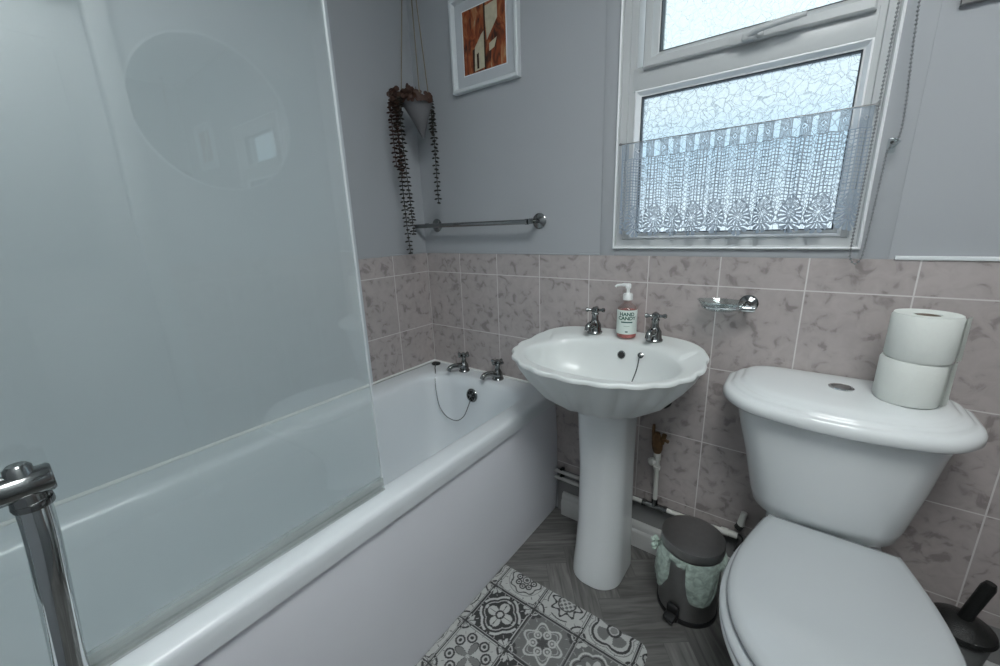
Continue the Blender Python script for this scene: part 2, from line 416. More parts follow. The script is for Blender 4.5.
# plain render under the tiles + skirting
bm = bmesh.new(); box(bm, .70, XR, -.006, 0, 0, .20); struct('trim_8', bm, M['concrete'], 'plain grey band below the tiles', smooth=False)
def skirting(x0, x1):
    bm = bmesh.new()
    prof = [(0, 0), (-.024, 0), (-.024, .060), (-.021, .068), (-.017, .072), (-.017, .085), (-.012, .094), (-.006, .098), (0, .098)]
    loft(bm, [[Vector((x, y-.006, z)) for y, z in prof] for x in (x0, x1)])
    return bm
struct('baseboard_back', skirting(.728, XR-.001), M['skirt'])

# ------------------------------------------------------------------ window
def window():
    def st(name, bm, m, parent=None, **k):
        o = obj(name, bm, m, parent, **k)
        if parent is None: o['kind'] = 'structure'
        return o
    # cover trim on the wall
    bm = bmesh.new()
    for a in ((.857, WX0, -.005, .01, TT, 1.93), (WX1, 1.575, -.005, .01, TT, 1.93), (WX0, WX1, -.005, .01, TT, WZ0), (WX0, WX1, -.005, .01, WZ1, 1.93)):
        box(bm, *a, .0015)
    st('trim_9', bm, M['paint'])['label'] = 'flat painted cover strip around the window'
    # outer frame: mitred loft around opening
    def ringbox(bm, x0, x1, z0, z1, prof):
        """prof: list of (inset, y) swept around the rectangle"""
        rings = []
        for ins, y in prof:
            rings.append([Vector((x0+ins, y, z0+ins)), Vector((x1-ins, y, z0+ins)), Vector((x1-ins, y, z1-ins)), Vector((x0+ins, y, z1-ins))])
        rings.append(rings[0])
        vs = [[bm.verts.new(p) for p in r] for r in rings[:-1]]
        vs.append(vs[0])
        for a, b in zip(vs[:-1], vs[1:]):
            for i in range(4):
                j = (i+1) % 4
                bm.faces.new((a[i], a[j], b[j], b[i]))
    x0, x1, z0, z1 = WX0, WX1, WZ0, WZ1
    bm = bmesh.new()
    ringbox(bm, x0, x1, z0, z1, [(0, .07), (0, -.010), (.004, -.014), (.007, -.012), (.008, -.004), (.026, -.002), (.028, .004), (.046, .006), (.046, .07)])
    # transom
    box(bm, x0+.04, x1-.04, .0, .07, 1.556, 1.616, .002)
    fr = st('window_1', bm, M['upvc'], smooth=True, angle=25); fr['label'] = 'grey white plastic window frame with frosted panes above the basin'
    bm = bmesh.new()
    ringbox(bm, x0-.001, x1+.001, z0-.001, z1, [(0, -.001), (0, -.015), (.0025, -.017), (.0055, -.015), (.0055, -.001)])
    obj('outer_bead', bm, M['upvc_lit'], fr, smooth=False)
    bx0, bx1, bz0, bz1 = x0+.046, x1-.022-.0, z0+.030, 1.556
    bx1 = x1-.040
    bm = bmesh.new(); ringbox(bm, bx0, bx1, bz0, bz1, [(0, .05), (0, .001), (.004, -.001), (.012, .012), (.016, .014), (.016, .05)])
    obj('glazing_bead', bm, M['upvc_lit'], fr, smooth=False)
    bm = bmesh.new(); ringbox(bm, bx0+.016, bx1-.016, bz0+.016, bz1-.016, [(0, .03), (0, .013), (.003, .015), (.003, .03)])
    obj('gasket', bm, M['gasket'], fr, smooth=False)
    bm = bmesh.new(); box(bm, bx0+.018, bx1-.018, .024, .028, bz0+.018, bz1-.018)
    obj('pane', bm, M['pane_low'], fr, smooth=False, label='frosted lower pane with a pebbled pattern')
    # top hung vent sash
    sx0, sx1, sz0, sz1 = x0+.046-.006, x1-.040, 1.606, z1-.036
    bm = bmesh.new(); ringbox(bm, sx0+.030, sx1-.006, sz0, sz1, [(0, .05), (0, -.012), (.004, -.016), (.022, -.016), (.026, -.008), (.034, .004), (.038, .006), (.038, .05)])
    sa = obj('vent_sash', bm, M['upvc'], fr, smooth=False)
    bm = bmesh.new(); ringbox(bm, sx0+.068, sx1-.044, sz0+.038, sz1-.038, [(0, .03), (0, .005), (.003, .007), (.003, .03)])
    obj('gasket', bm, M['gasket'], fr, smooth=False)
    bm = bmesh.new(); box(bm, sx0+.070, sx1-.046, .016, .020, sz0+.040, sz1-.040)
    obj('pane', bm, M['pane_up'], fr, smooth=False, label='frosted upper pane')
    # handle
    bm = bmesh.new()
    box(bm, 1.196, 1.268, -.022, -.016, 1.604, 1.626, .003)
    box(bm, 1.224, 1.256, -.040, -.020, 1.602, 1.620, .005, 3)
    tube(bm, smooth_path([(1.235, -.034, 1.612), (1.262, -.046, 1.617), (1.300, -.048, 1.620), (1.352, -.046, 1.622)]), [.0065]*5+[.0075]*7+[.0075]*5+[.005]*2, 12)
    obj('handle', bm, M['upvc'], sa, label='lever handle of the vent')
window()

# ------------------------------------------------------------------ lace curtain
def lace():
    W, H = .66, .285; d = .00095
    nu, nv = int(W/d), int(H/d)
    u = (np.arange(nu)+.5)*d; v = (np.arange(nv)+.5)*d
    U, Vv = np.meshgrid(u, v, indexing='ij')
    T = np.zeros(U.shape, bool)
    # header band
    hb = .044
    band = Vv < hb
    T |= (Vv < .0022) | (np.abs(Vv-hb) < .0014)
    per = .042; fu = (U % per)
    patch = fu < per*.60
    wob = ((np.sin(U*1900)+np.sin(Vv*2100)) > -.35)
    dens = band & patch & wob
    du, dv = np.abs(fu-per*.30), np.abs(Vv-.022)
    dia = (du+dv*1.0 < .0105)
    dens = np.where(dia & band, (np.abs(du+dv-.0085) < .0014) | (du+dv < .0035), dens)
    T |= dens
    T |= band & ((np.abs(fu-per*.60) < .0010) | (fu < .001))
    # square net
    p = .0080
    net = (Vv > hb) & (Vv < .245)
    T |= net & (((U % p) < .0025) | ((Vv % p) < .0023))
    # ladder columns
    per = .0655; per2 = per; cu = np.abs(((U+per*.2) % per2)-per2*.5)
    colw = .0058
    inc = net & (cu < colw)
    edge = np.abs(cu-colw*(.62+.35*np.cos(Vv*2*PI/.013))) < .0010
    T = np.where(inc, edge, T)
    # motifs
    mu = ((U+per*.2) % per) ; mx = np.minimum(mu, per-mu)        # distance to motif axis
    top, bot = .178, .268
    hh = (Vv-top)/(.235-top)
    wid = .0285*np.sqrt(np.clip(hh*1.25, 0, 1))*np.where(hh < 1, 1, .9)
    inm = (Vv > top) & (Vv < .242) & (mx < wid)
    r = np.hypot(mx, Vv-.222); th = np.arctan2(mx, Vv-.222)
    rad = (np.abs(np.sin(th*7)) > .52) & (r > .0035)
    T = np.where(inm, rad | (np.abs(r-.0125) < .0012), T)
    T |= (Vv > top) & (Vv < .242) & (np.abs(mx-wid) < .0016)
    sm = (Vv > top+.006) & (Vv < .205) & (mx < wid-.004)
    T = np.where(sm, ((np.sin(U*1500) * np.sin(Vv*1500)) > -.25), T)
    T |= (np.abs(Vv-.245) < .0013)
    # fans at the hem
    fan = Vv > .245
    r2 = np.hypot(mx, Vv-.243); th2 = np.arctan2(mx, Vv-.243)
    lim = .025+.0035*np.abs(np.sin(th2*5.5))
    T = np.where(fan, (r2 < lim) & ((np.abs(np.sin(th2*5.5)) > .45) | (r2 < .006)) & (mx < .031) | (fan & (Vv < .2475)), T)
    # geometry: gathered folds
    gu = np.arange(nu+1)*d; gv = np.arange(nv+1)*d
    GU, GV = np.meshgrid(gu, gv, indexing='ij')
    ph = 2*PI*(GU/.066 + .35*np.sin(GU*23) + .2*np.sin(GU*61))
    amp = .0045+.0035*np.clip(GV/H, 0, 1) + .002*np.sin(GU*17)
    Y = -.030 + amp*np.sin(ph) + .0015*np.sin(GU*90+GV*8)
    X = .930 + GU*(.572/W) + .0030*np.sin(ph*1.0+1.1)*(.5+.5*GV/H)
    X[0, :] = .930; X[-1, :] = 1.502
    Z = 1.408 + .004*(GU/W) - GV - .003*np.sin(GU*37)*(GV/H) + .0012*np.sin(GU*210)*(GV > .03)
    vid = np.arange((nu+1)*(nv+1)).reshape(nu+1, nv+1)
    iu, iv = np.nonzero(T)
    F = np.stack([vid[iu, iv], vid[iu+1, iv], vid[iu+1, iv+1], vid[iu, iv+1]], 1)
    used = np.unique(F); remap = -np.ones(vid.size, int); remap[used] = np.arange(len(used))
    P = np.stack([X.ravel(), Y.ravel(), Z.ravel()], 1)[used]
    me = bpy.data.meshes.new('lace'); me.from_pydata(P.tolist(), [], remap[F].tolist()); me.update()
    t = thing('lace_curtain', 'white lace cafe curtain stretched across the lower window', 'curtain')
    me.transform(Matrix.Translation((-1.215, .03, -1.41)))
    t.location = (1.215, -.03, 1.41)
    obj('lace', me, M['lace'], t)
    bm = bmesh.new(); tube(bm, [(-.292, 0, .0), (0, 0, .001), (.290, 0, .004)], .0012, 8)
    for x, z in ((-.291, 0), (.289, .004)):
        lathe(bm, [(.001, 0), (.0045, 0), (.0045, .004), (.002, .006), (.002, .024)], (x, .0, z), (0, 1, 0), 10)
    obj('curtain_wire', bm, M['steel'], t)
lace()

# ------------------------------------------------------------------ blind chain
def chain():
    t = thing('blind_chain', 'beaded white pull chain hanging in a loop at the right of the window', 'chain', (1.515, -.055, 1.075))
    path = smooth_path([(1.505, -.052, 2.10), (1.505, -.052, 1.62), (1.503, -.052, 1.30), (1.501, -.052, 1.11), (1.504, -.052, 1.080),
                        (1.513, -.052, 1.068), (1.522, -.052, 1.080), (1.525, -.051, 1.11), (1.530, -.050, 1.26), (1.533, -.046, 1.315),
                        (1.546, -.040, 1.335), (1.548, -.042, 1.39), (1.536, -.045, 1.60), (1.520, -.050, 2.10)], 24)
    pts = [path[0]]; acc = 0; step = .0078
    for a, b in zip(path[:-1], path[1:]):
        l = (b-a).length
        while acc + l >= step:
            tt = (step-acc)/l; a = a.lerp(b, tt); pts.append(a); l = (b-a).length; acc = 0
        acc += l
    o = Vector(t.location); bm = bmesh.new()
    for p in pts:
        bmesh.ops.create_icosphere(bm, subdivisions=1, radius=.0030, matrix=Matrix.Translation(p-o))
    obj('beads', bm, M['bead'], t)
    bm = bmesh.new(); tube(bm, [p-o for p in path[::3]], .0004, 5); obj('cord', bm, M['rubber'], t)
    bm = bmesh.new(); q = Vector((1.541, -.005, 1.327))-o
    box(bm, q.x-.008, q.x+.008, q.y-.004, q.y+.004, q.z-.016, q.z+.016, .003)
    tube(bm, [q+Vector((0, 0, -.005)), q+Vector((.002, -.02, -.006)), q+Vector((.008, -.042, .002)), q+Vector((-.002, -.044, .008))], .0025, 8)
    obj('tidy_clip', bm, M['dish'], t)
    bm = bmesh.new(); lathe(bm, [(.0, 0), (.0035, 0), (.003, .002), (0, .0022)], q+Vector((0, -.004, .006)), (0, -1, 0), 12)
    obj('screw', bm, M['rubber'], t)
chain()

# ------------------------------------------------------------------ bath
def bath():
    t = thing('bathtub', 'long white acrylic bathtub along the left wall', 'bathtub', (0, 0, 0))
    X0, X1, Y0, Y1 = .010, .700, -1.70, -.0075
    ZT = .552
    rings = []
    def q(ins, z, r): return rrect(X0+ins, X1-ins, Y0+ins, Y1-ins, r, z, 10, 14)
    rings += [q(.006, .500, .012), q(.0, .500, .012), q(-.001, .520, .013), q(-.001, .540, .014), q(.003, .549, .016), q(.010, ZT, .018), q(.016, ZT+.0005, .02)]
    def inn(x0, x1, y0, y1, r, z): return rrect(x0, x1, y0, y1, r, z, 10, 14)
    # x0,x1,y0(near),y1(tap end)
    rings += [inn(.095, .640, -1.62, -.085, .085, ZT+.0005), inn(.105, .632, -1.61, -.093, .09, ZT-.002), inn(.116, .622, -1.60, -.101, .095, ZT-.008),
              inn(.124, .612, -1.59, -.107, .10, ZT-.02), inn(.132, .602, -1.57, -.114, .105, ZT-.05), inn(.145, .588, -1.53, -.128, .11, .42),
              inn(.158, .572, -1.47, -.145, .115, .33), inn(.172, .556, -1.40, -.170, .12, .25), inn(.188, .540, -1.35, -.20, .12, .20),
              inn(.212, .515, -1.30, -.24, .11, .172), inn(.25, .48, -1.24, -.30, .09, .162), inn(.30, .42, -1.1, -.5, .05, .159)]
    bm = bmesh.new(); loft(bm, rings, False, True)
    obj('tub', bm, M['acrylic'], t, angle=60)
    # side panel, slightly bowed
    bm = bmesh.new(); rr = []
    n = 10
    for k in range(n+1):
        z = .499*k/n
        x = .688 + .010*math.sin(PI*(k/n))**.8
        rr.append([(x, -1.70), (x, -.009)])
    V = [[bm.verts.new((x, y, .499*k/n)) for x, y in r] for k, r in enumerate(rr)]
    V2 = [[bm.verts.new((x-.014, y, .499*k/n)) for x, y in r] for k, r in enumerate(rr)]
    for k in range(n):
        bm.faces.new((V[k][0], V[k][1], V[k+1][1], V[k+1][0])); bm.faces.new((V2[k][1], V2[k][0], V2[k+1][0], V2[k+1][1]))
        bm.faces.new((V[k][1], V2[k][1], V2[k+1][1], V[k+1][1])); bm.faces.new((V2[k][0], V[k][0], V[k+1][0], V2[k+1][0]))
    bm.faces.new((V[0][1], V[0][0], V2[0][0], V2[0][1])); bm.faces.new((V[n][0], V[n][1], V2[n][1], V2[n][0]))
    obj('side_panel', bm, M['bpanel'], t)
    # overflow on the tap end
    ax = Vector((0, -1, .12)).normalized(); c = Vector((.345, -.121, .485))
    bm = bmesh.new(); lathe(bm, [(0, 0), (.029, 0), (.030, .003), (.027, .007), (.022, .009), (.020, .006), (.020, .004), (0, .004)], c, ax, 32)
    ov = obj('overflow', bm, M['dchrome'], t)
    bm = bmesh.new(); lathe(bm, [(0, .004), (.0195, .004), (.0195, .005), (0, .005)], c, ax, 24)
    obj('grille_opening', bm, M['rubber'], ov)
    bm = bmesh.new()
    e1 = Vector((1, 0, 0)); e2 = ax.cross(e1)
    for k in range(6):
        d = e1*math.cos(PI*k/3)+e2*math.sin(PI*k/3); tube(bm, [c+ax*.007, c+ax*.007+d*.019], .0022, 6)
    lathe(bm, [(0, .003), (.007, .003), (.006, .011), (0, .012)], c, ax, 16)
    obj('grille', bm, M['dchrome'], ov)
    # plug on the rim and its ball chain
    bm = bmesh.new(); lathe(bm, [(0, 0), (.018, 0), (.021, .004), (.021, .007), (.018, .009), (.004, .010), (.004, .014), (0, .015)], (.060, -.050, ZT), n=24)
    pl = obj('plug', bm, M['rubber'], t)
    bm = bmesh.new()
    pth = smooth_path([(.060, -.050, .565), (.076, -.068, .558), (.100, -.096, .556), (.128, -.122, .551), (.152, -.150, .520), (.172, -.166, .47), (.200, -.178, .415), (.238, -.176, .378), (.285, -.166, .368), (.322, -.158, .395), (.340, -.146, .440), (.345, -.134, .468)], 8)
    tube(bm, pth, .0019, 6)
    for i in range(0, len(pth)):
        bmesh.ops.create_icosphere(bm, subdivisions=1, radius=.0028, matrix=Matrix.Translation(pth[i]))
    obj('plug_chain', bm, M['dchrome'], pl)
    # waste
    bm = bmesh.new(); lathe(bm, [(0, 0), (.035, 0), (.033, .003), (.02, .0035), (.018, .001), (0, .001)], (.345, -.33, .161), n=28)
    obj('waste', bm, M['dchrome'], t)
    # sealant along the two walls
    bm = bmesh.new()
    tube(bm, [(.0115, -1.70, ZT+.002), (.0115, -.9, ZT+.002), (.0115, -.378, ZT+.002)], .0060, 8)
    tube(bm, [(.0085, -.378, ZT+.002), (.0085, -.009, ZT+.002)], .0050, 8)
    tube(bm, [(.008, -.0085, ZT+.001), (.695, -.0085, ZT+.001)], .0050, 8)
    obj('sealant', bm, M['sealant'], t, label='white sealant bead where the tub meets the walls')
bath()

# ------------------------------------------------------------------ taps
def tap(scale=1.0, reach=1.0):
    """pillar tap with cross head, spout towards -y, base at the origin"""
    s = scale; parts = {}
    bm = bmesh.new()
    lathe(bm, [(0, 0), (.023*s, 0), (.0235*s, .004*s), (.020*s, .009*s), (.019*s, .018*s), (.0185*s, .028*s), (.014*s, .036*s), (.0105*s, .043*s), (.0095*s, .056*s), (.012*s, .062*s), (.010*s, .066*s), (0, .067*s)], n=28)
    parts['body'] = bm
    bm = bmesh.new()
    tube(bm, smooth_path([(0, -.006*s, .024*s), (0, -.026*s*reach, .030*s), (0, -.044*s*reach, .032*s), (0, -.058*s*reach, .028*s), (0, -.064*s*reach, .016*s)], 5),
         [.0125*s]*5+[.0105*s]*5+[.0095*s]*5+[.0095*s]*5+[.010*s], 16)
    parts['spout'] = bm
    bm = bmesh.new()
    h = .073*s
    lathe(bm, [(0, -.006*s), (.010*s, -.005*s), (.0115*s, 0), (.0115*s, .004*s), (.007*s, .009*s), (0, .010*s)], (0, 0, h), n=20)
    for k in range(4):
        a = PI/4*0 + PI/2*k + .35; d = Vector((math.cos(a), math.sin(a), 0)); c = Vector((0, 0, h))
        tube(bm, [c+d*.008*s, c+d*.018*s, c+d*.023*s, c+d*.027*s, c+d*.030*s], [.0046*s, .0042*s, .0068*s, .0070*s, .0035*s], 12)
    parts['cross_head'] = bm
    return parts
def place_tap(loc, s, label, group, rz=0, m='dchrome', src=None, reach=1.0):
    if src is None:
        t = thing('tap', label, 'tap', loc, group)
        p = tap(s, reach)
        for k in ('body', 'spout', 'cross_head'): obj(k, p[k], M[m], t)
    else:
        t = copy_tree(src); t.location = loc; t['label'] = label; t['group'] = group
    t.rotation_euler = (0, 0, rz); return t
t1 = place_tap((.240, -.048, .5535), 1.06, 'chrome cross-head tap on the bath rim nearest the plug', 'chrome bath taps', R(-20), reach=1.15)
place_tap((.432, -.048, .5535), 1.06, 'chrome cross-head tap on the bath rim nearest the basin', 'chrome bath taps', R(-20), src=t1)

# ------------------------------------------------------------------ basin
BX, BY = .968, -.215
def bout(phi, sc=1.0, z=0, flute=0, shift=0):
    """basin outline point: D with scalloped front"""
    c, s = math.cos(phi), math.sin(phi)
    if s < 0: a, b, e = .277, .252, 2.15
    else: a, b, e = .277, .206, 3.0
    x = a*math.copysign(abs(c)**(2/e), c); y = b*math.copysign(abs(s)**(2/e), s)
    f = 1.0
    if flute:
        w = max(0, min(1, (.55 - s)/.5))
        f = 1 + flute*w*(abs(math.cos(phi*10.5+.3))-.6)
    return Vector((BX + x*sc*f, BY + y*sc*f + shift*(1-sc), z))
def basin():
    t = thing('pedestal_basin', 'white scallop-edged pedestal wash basin under the window', 'basin', (.97, -.2, 0))
    N = 168; ph = [2*PI*(k+.5)/N for k in range(N)]
    def zr(y): u = max(0, min(1, (y+.20)/.19)); return .806 + .018*(u*u*(3-2*u))
    def bowl(sx, sy, z, cy=-.262):
        return [Vector((BX + sx*math.copysign(abs(math.cos(p))**(2/2.2), math.cos(p)), cy + sy*math.copysign(abs(math.sin(p))**(2/2.2), math.sin(p)), z)) for p in ph]
    rings = []
    # underside from the pedestal upward
    def under(sc, z, fl, shift=0): return [bout(p, sc, z, fl, shift) for p in ph]
    rings.append(under(.28, .648, 0, 0)); rings.append(under(.40, .648, .01, 0))
    rings.append(under(.55, .660, .06)); rings.append(under(.70, .690, .08)); rings.append(under(.82, .728, .075)); rings.append(under(.91, .762, .06))
    rings.append(under(.968, .790, .036)); rings.append(under(.988, .797, .032))
    def rim(sc, dz, fl):
        out = []
        for p in ph:
            v = bout(p, sc, 0, fl); v.z = zr(v.y)+dz; out.append(v)
        return out
    rings.append(rim(1.000, -.009, .030)); rings.append(rim(1.002, -.004, .030)); rings.append(rim(.996, 0, .029)); rings.append(rim(.985, .0025, .026)); rings.append(rim(.965, .0015, .018))
    # blend to bowl edge
    o1 = rim(.95, -.001, .01); b0 = bowl(.232, .158, .800)
    for k, w in ((0, 0.15), (1, .5), (2, .8)):
        ring = []
        for a, b in zip(o1, b0):
            v = a.lerp(b, w); v.z = a.z*(1-w) + .802*w
            if w > .1 and a.y > -.09: v.z = a.z - .001*k
            ring.append(v)
        rings.append(ring)
    def bz(r, back):  # deck side of the bowl edge is higher
        for v in r:
            u = max(0, min(1, (v.y+.20)/.10)); v.z += back*u
        return r
    rings.append(bz(bowl(.232, .156, .801), .016)); rings.append(bz(bowl(.226, .151, .796), .014)); rings.append(bz(bowl(.219, .146, .782), .010)); rings.append(bz(bowl(.212, .140, .765), .006))
    rings.append(bowl(.195, .127, .735)); rings.append(bowl(.168, .108, .705)); rings.append(bowl(.125, .082, .680)); rings.append(bowl(.07, .05, .667)); rings.append(bowl(.025, .022, .663))
    bm = bmesh.new(); loft(bm, rings, True, True)
    for v in bm.verts: v.co.y = min(v.co.y, -.0075)
    for v in bm.verts: v.co -= Vector((.97, -.2, 0))
    obj('basin_bowl', bm, M['bowlglaze'], t, angle=70)
    # pedestal
    rings = []
    for z, w, yf, yb, r in ((0, .091, -.285, -.05, .075), (.004, .096, -.290, -.05, .078), (.03, .096, -.288, -.05, .078), (.10, .092, -.275, -.05, .074), (.22, .089, -.262, -.05, .070),
                            (.40, .086, -.262, -.05, .068), (.55, .088, -.272, -.05, .068), (.62, .089, -.278, -.05, .068), (.668, .090, -.28, -.05, .068)):
        fr = []
        for v in rrect(.972-w*.88, .972+w*.88, yf, yb-.045, [r*.95, .03, .03, r*.95], z, 10, 4): fr.append(v-Vector((.97, -.2, 0)))
        rings.append(fr)
    bm = bmesh.new(); loft(bm, rings); obj('pedestal', bm, M['ceramic'], t)
    o = Vector((.97, -.2, 0))
    # overflow hole, chain stay with chain, waste
    bm = bmesh.new(); lathe(bm, [(0, 0), (.0125, 0), (.0130, .002), (.0100, .003), (.0090, .0015), (0, .0015)], Vector((.990, -.122, .776))-o, (0, -1, .35), 20)
    oh = obj('overflow_hole', bm, M['dchrome'], t)
    bm = bmesh.new(); lathe(bm, [(0, .0016), (.0085, .0016), (.0085, .002), (0, .002)], Vector((.990, -.122, .776))-o, (0, -1, .35), 16); obj('hole', bm, M['rubber'], oh)
    bm = bmesh.new(); c = Vector((1.052, -.127, .785))
    lathe(bm, [(0, 0), (.009, 0), (.009, .003), (.004, .005), (.004, .012), (.006, .014), (0, .016)], c-o, (0, -1, .4), 16)
    st = obj('chain_stay', bm, M['dchrome'], t)
    bm = bmesh.new(); pth = smooth_path([c+Vector((0, -.012, .002))-o, Vector((1.052, -.165, .745))-o, Vector((1.045, -.215, .70))-o, Vector((1.025, -.245, .685))-o], 10)
    tube(bm, pth, .0016, 6)
    for p in pth: bmesh.ops.create_icosphere(bm, subdivisions=1, radius=.0023, matrix=Matrix.Translation(p))
    obj('plug_chain', bm, M['dchrome'], st)
    bm = bmesh.new(); lathe(bm, [(0, 0), (.028, 0), (.027, .003), (.018, .004), (.016, .001), (0, .001)], Vector((.968, -.262, .663))-o, n=24); obj('waste', bm, M['dchrome'], t)
basin()
t2 = place_tap((.877, -.075, .8225), 1.08, 'chrome cross-head tap on the left side of the basin', 'chrome basin taps', R(-4), reach=.72)
place_tap((1.074, -.075, .8225), 1.08, 'chrome cross-head tap on the right side of the basin', 'chrome basin taps', R(-4), src=t2)

# ------------------------------------------------------------------ soap bottle
def text_mesh(s, size):
    cu = bpy.data.curves.new('t', 'FONT'); cu.body = s; cu.size = size; cu.align_x = 'CENTER'; cu.resolution_u = 3; cu.extrude = 0; cu.offset = size*.035
    o = bpy.data.objects.new('t', cu); C.objects.link(o); bpy.context.view_layer.update()
    me = bpy.data.meshes.new_from_object(o.evaluated_get(bpy.context.evaluated_depsgraph_get())); bpy.data.objects.remove(o)
    return me
def soap():
    L = Vector((.985, -.074, .8235))
    t = thing('soap_dispenser', 'clear pump bottle of pink hand soap between the basin taps', 'soap bottle', L)
    r = .0325
    bm = bmesh.new(); lathe(bm, [(0, 0), (.029, 0), (r, .004), (r, .098), (.030, .106), (.020, .114), (.013, .120), (.012, .132), (0, .132)], n=36)
    obj('bottle', bm, M['bottle'], t)
    bm = bmesh.new(); lathe(bm, [(0, .0015), (.028, .0015), (r-.0015, .005), (r-.0015, .094), (.0, .094)], n=36); obj('liquid', bm, M['soap'], t)
    # label wraps the camera side
    def arc(bm, r0, a0, a1, z0, z1, n=24):
        ra = [[Vector((r0*math.cos(a0+(a1-a0)*k/n), r0*math.sin(a0+(a1-a0)*k/n), z)) for k in range(n+1)] for z in (z0, z1)]
        loft(bm, ra, False, False, False)
    bm = bmesh.new(); arc(bm, r+.0006, R(-155), R(10), .016, .099)
    lb = obj('label', bm, M['label'], t, label='pale green paper label')
    ca = R(-71)
    bm = bmesh.new()
    for s, sz, z in (('HAND', .0165, .080), ('CANDY', .0165, .066)):
        me = text_mesh(s, sz)
        for v in me.vertices:
            a = ca + v.co.x/r; v.co = Vector(((r+.0011)*math.cos(a), (r+.0011)*math.sin(a), z+v.co.y))
        bm.from_mesh(me)
    arc(bm, r+.0011, ca-.56, ca+.56, .056, .0600, 8); arc(bm, r+.0011, ca-.30, ca+.30, .044, .0448, 8); arc(bm, r+.0011, ca-.13, ca+.13, .023, .027, 8)
    obj('lettering', bm, M['ink'], lb, smooth=False)
    bm = bmesh.new()
    lathe(bm, [(0, .130), (.0155, .130), (.0160, .133), (.0160, .148), (.013, .152), (.0055, .153), (.0050, .168), (.0085, .169), (.0090, .182), (.007, .185), (0, .185)], n=24)
    tube(bm, smooth_path([(.002, 0, .179), (-.016, -.004, .180), (-.034, -.008, .178), (-.040, -.010, .173)], 4), [.0058]*5+[.0045]*4+[.0036]*4, 12)
    obj('pump', bm, M['pump'], t)
    t.scale = (.95, .95, .93)
soap()

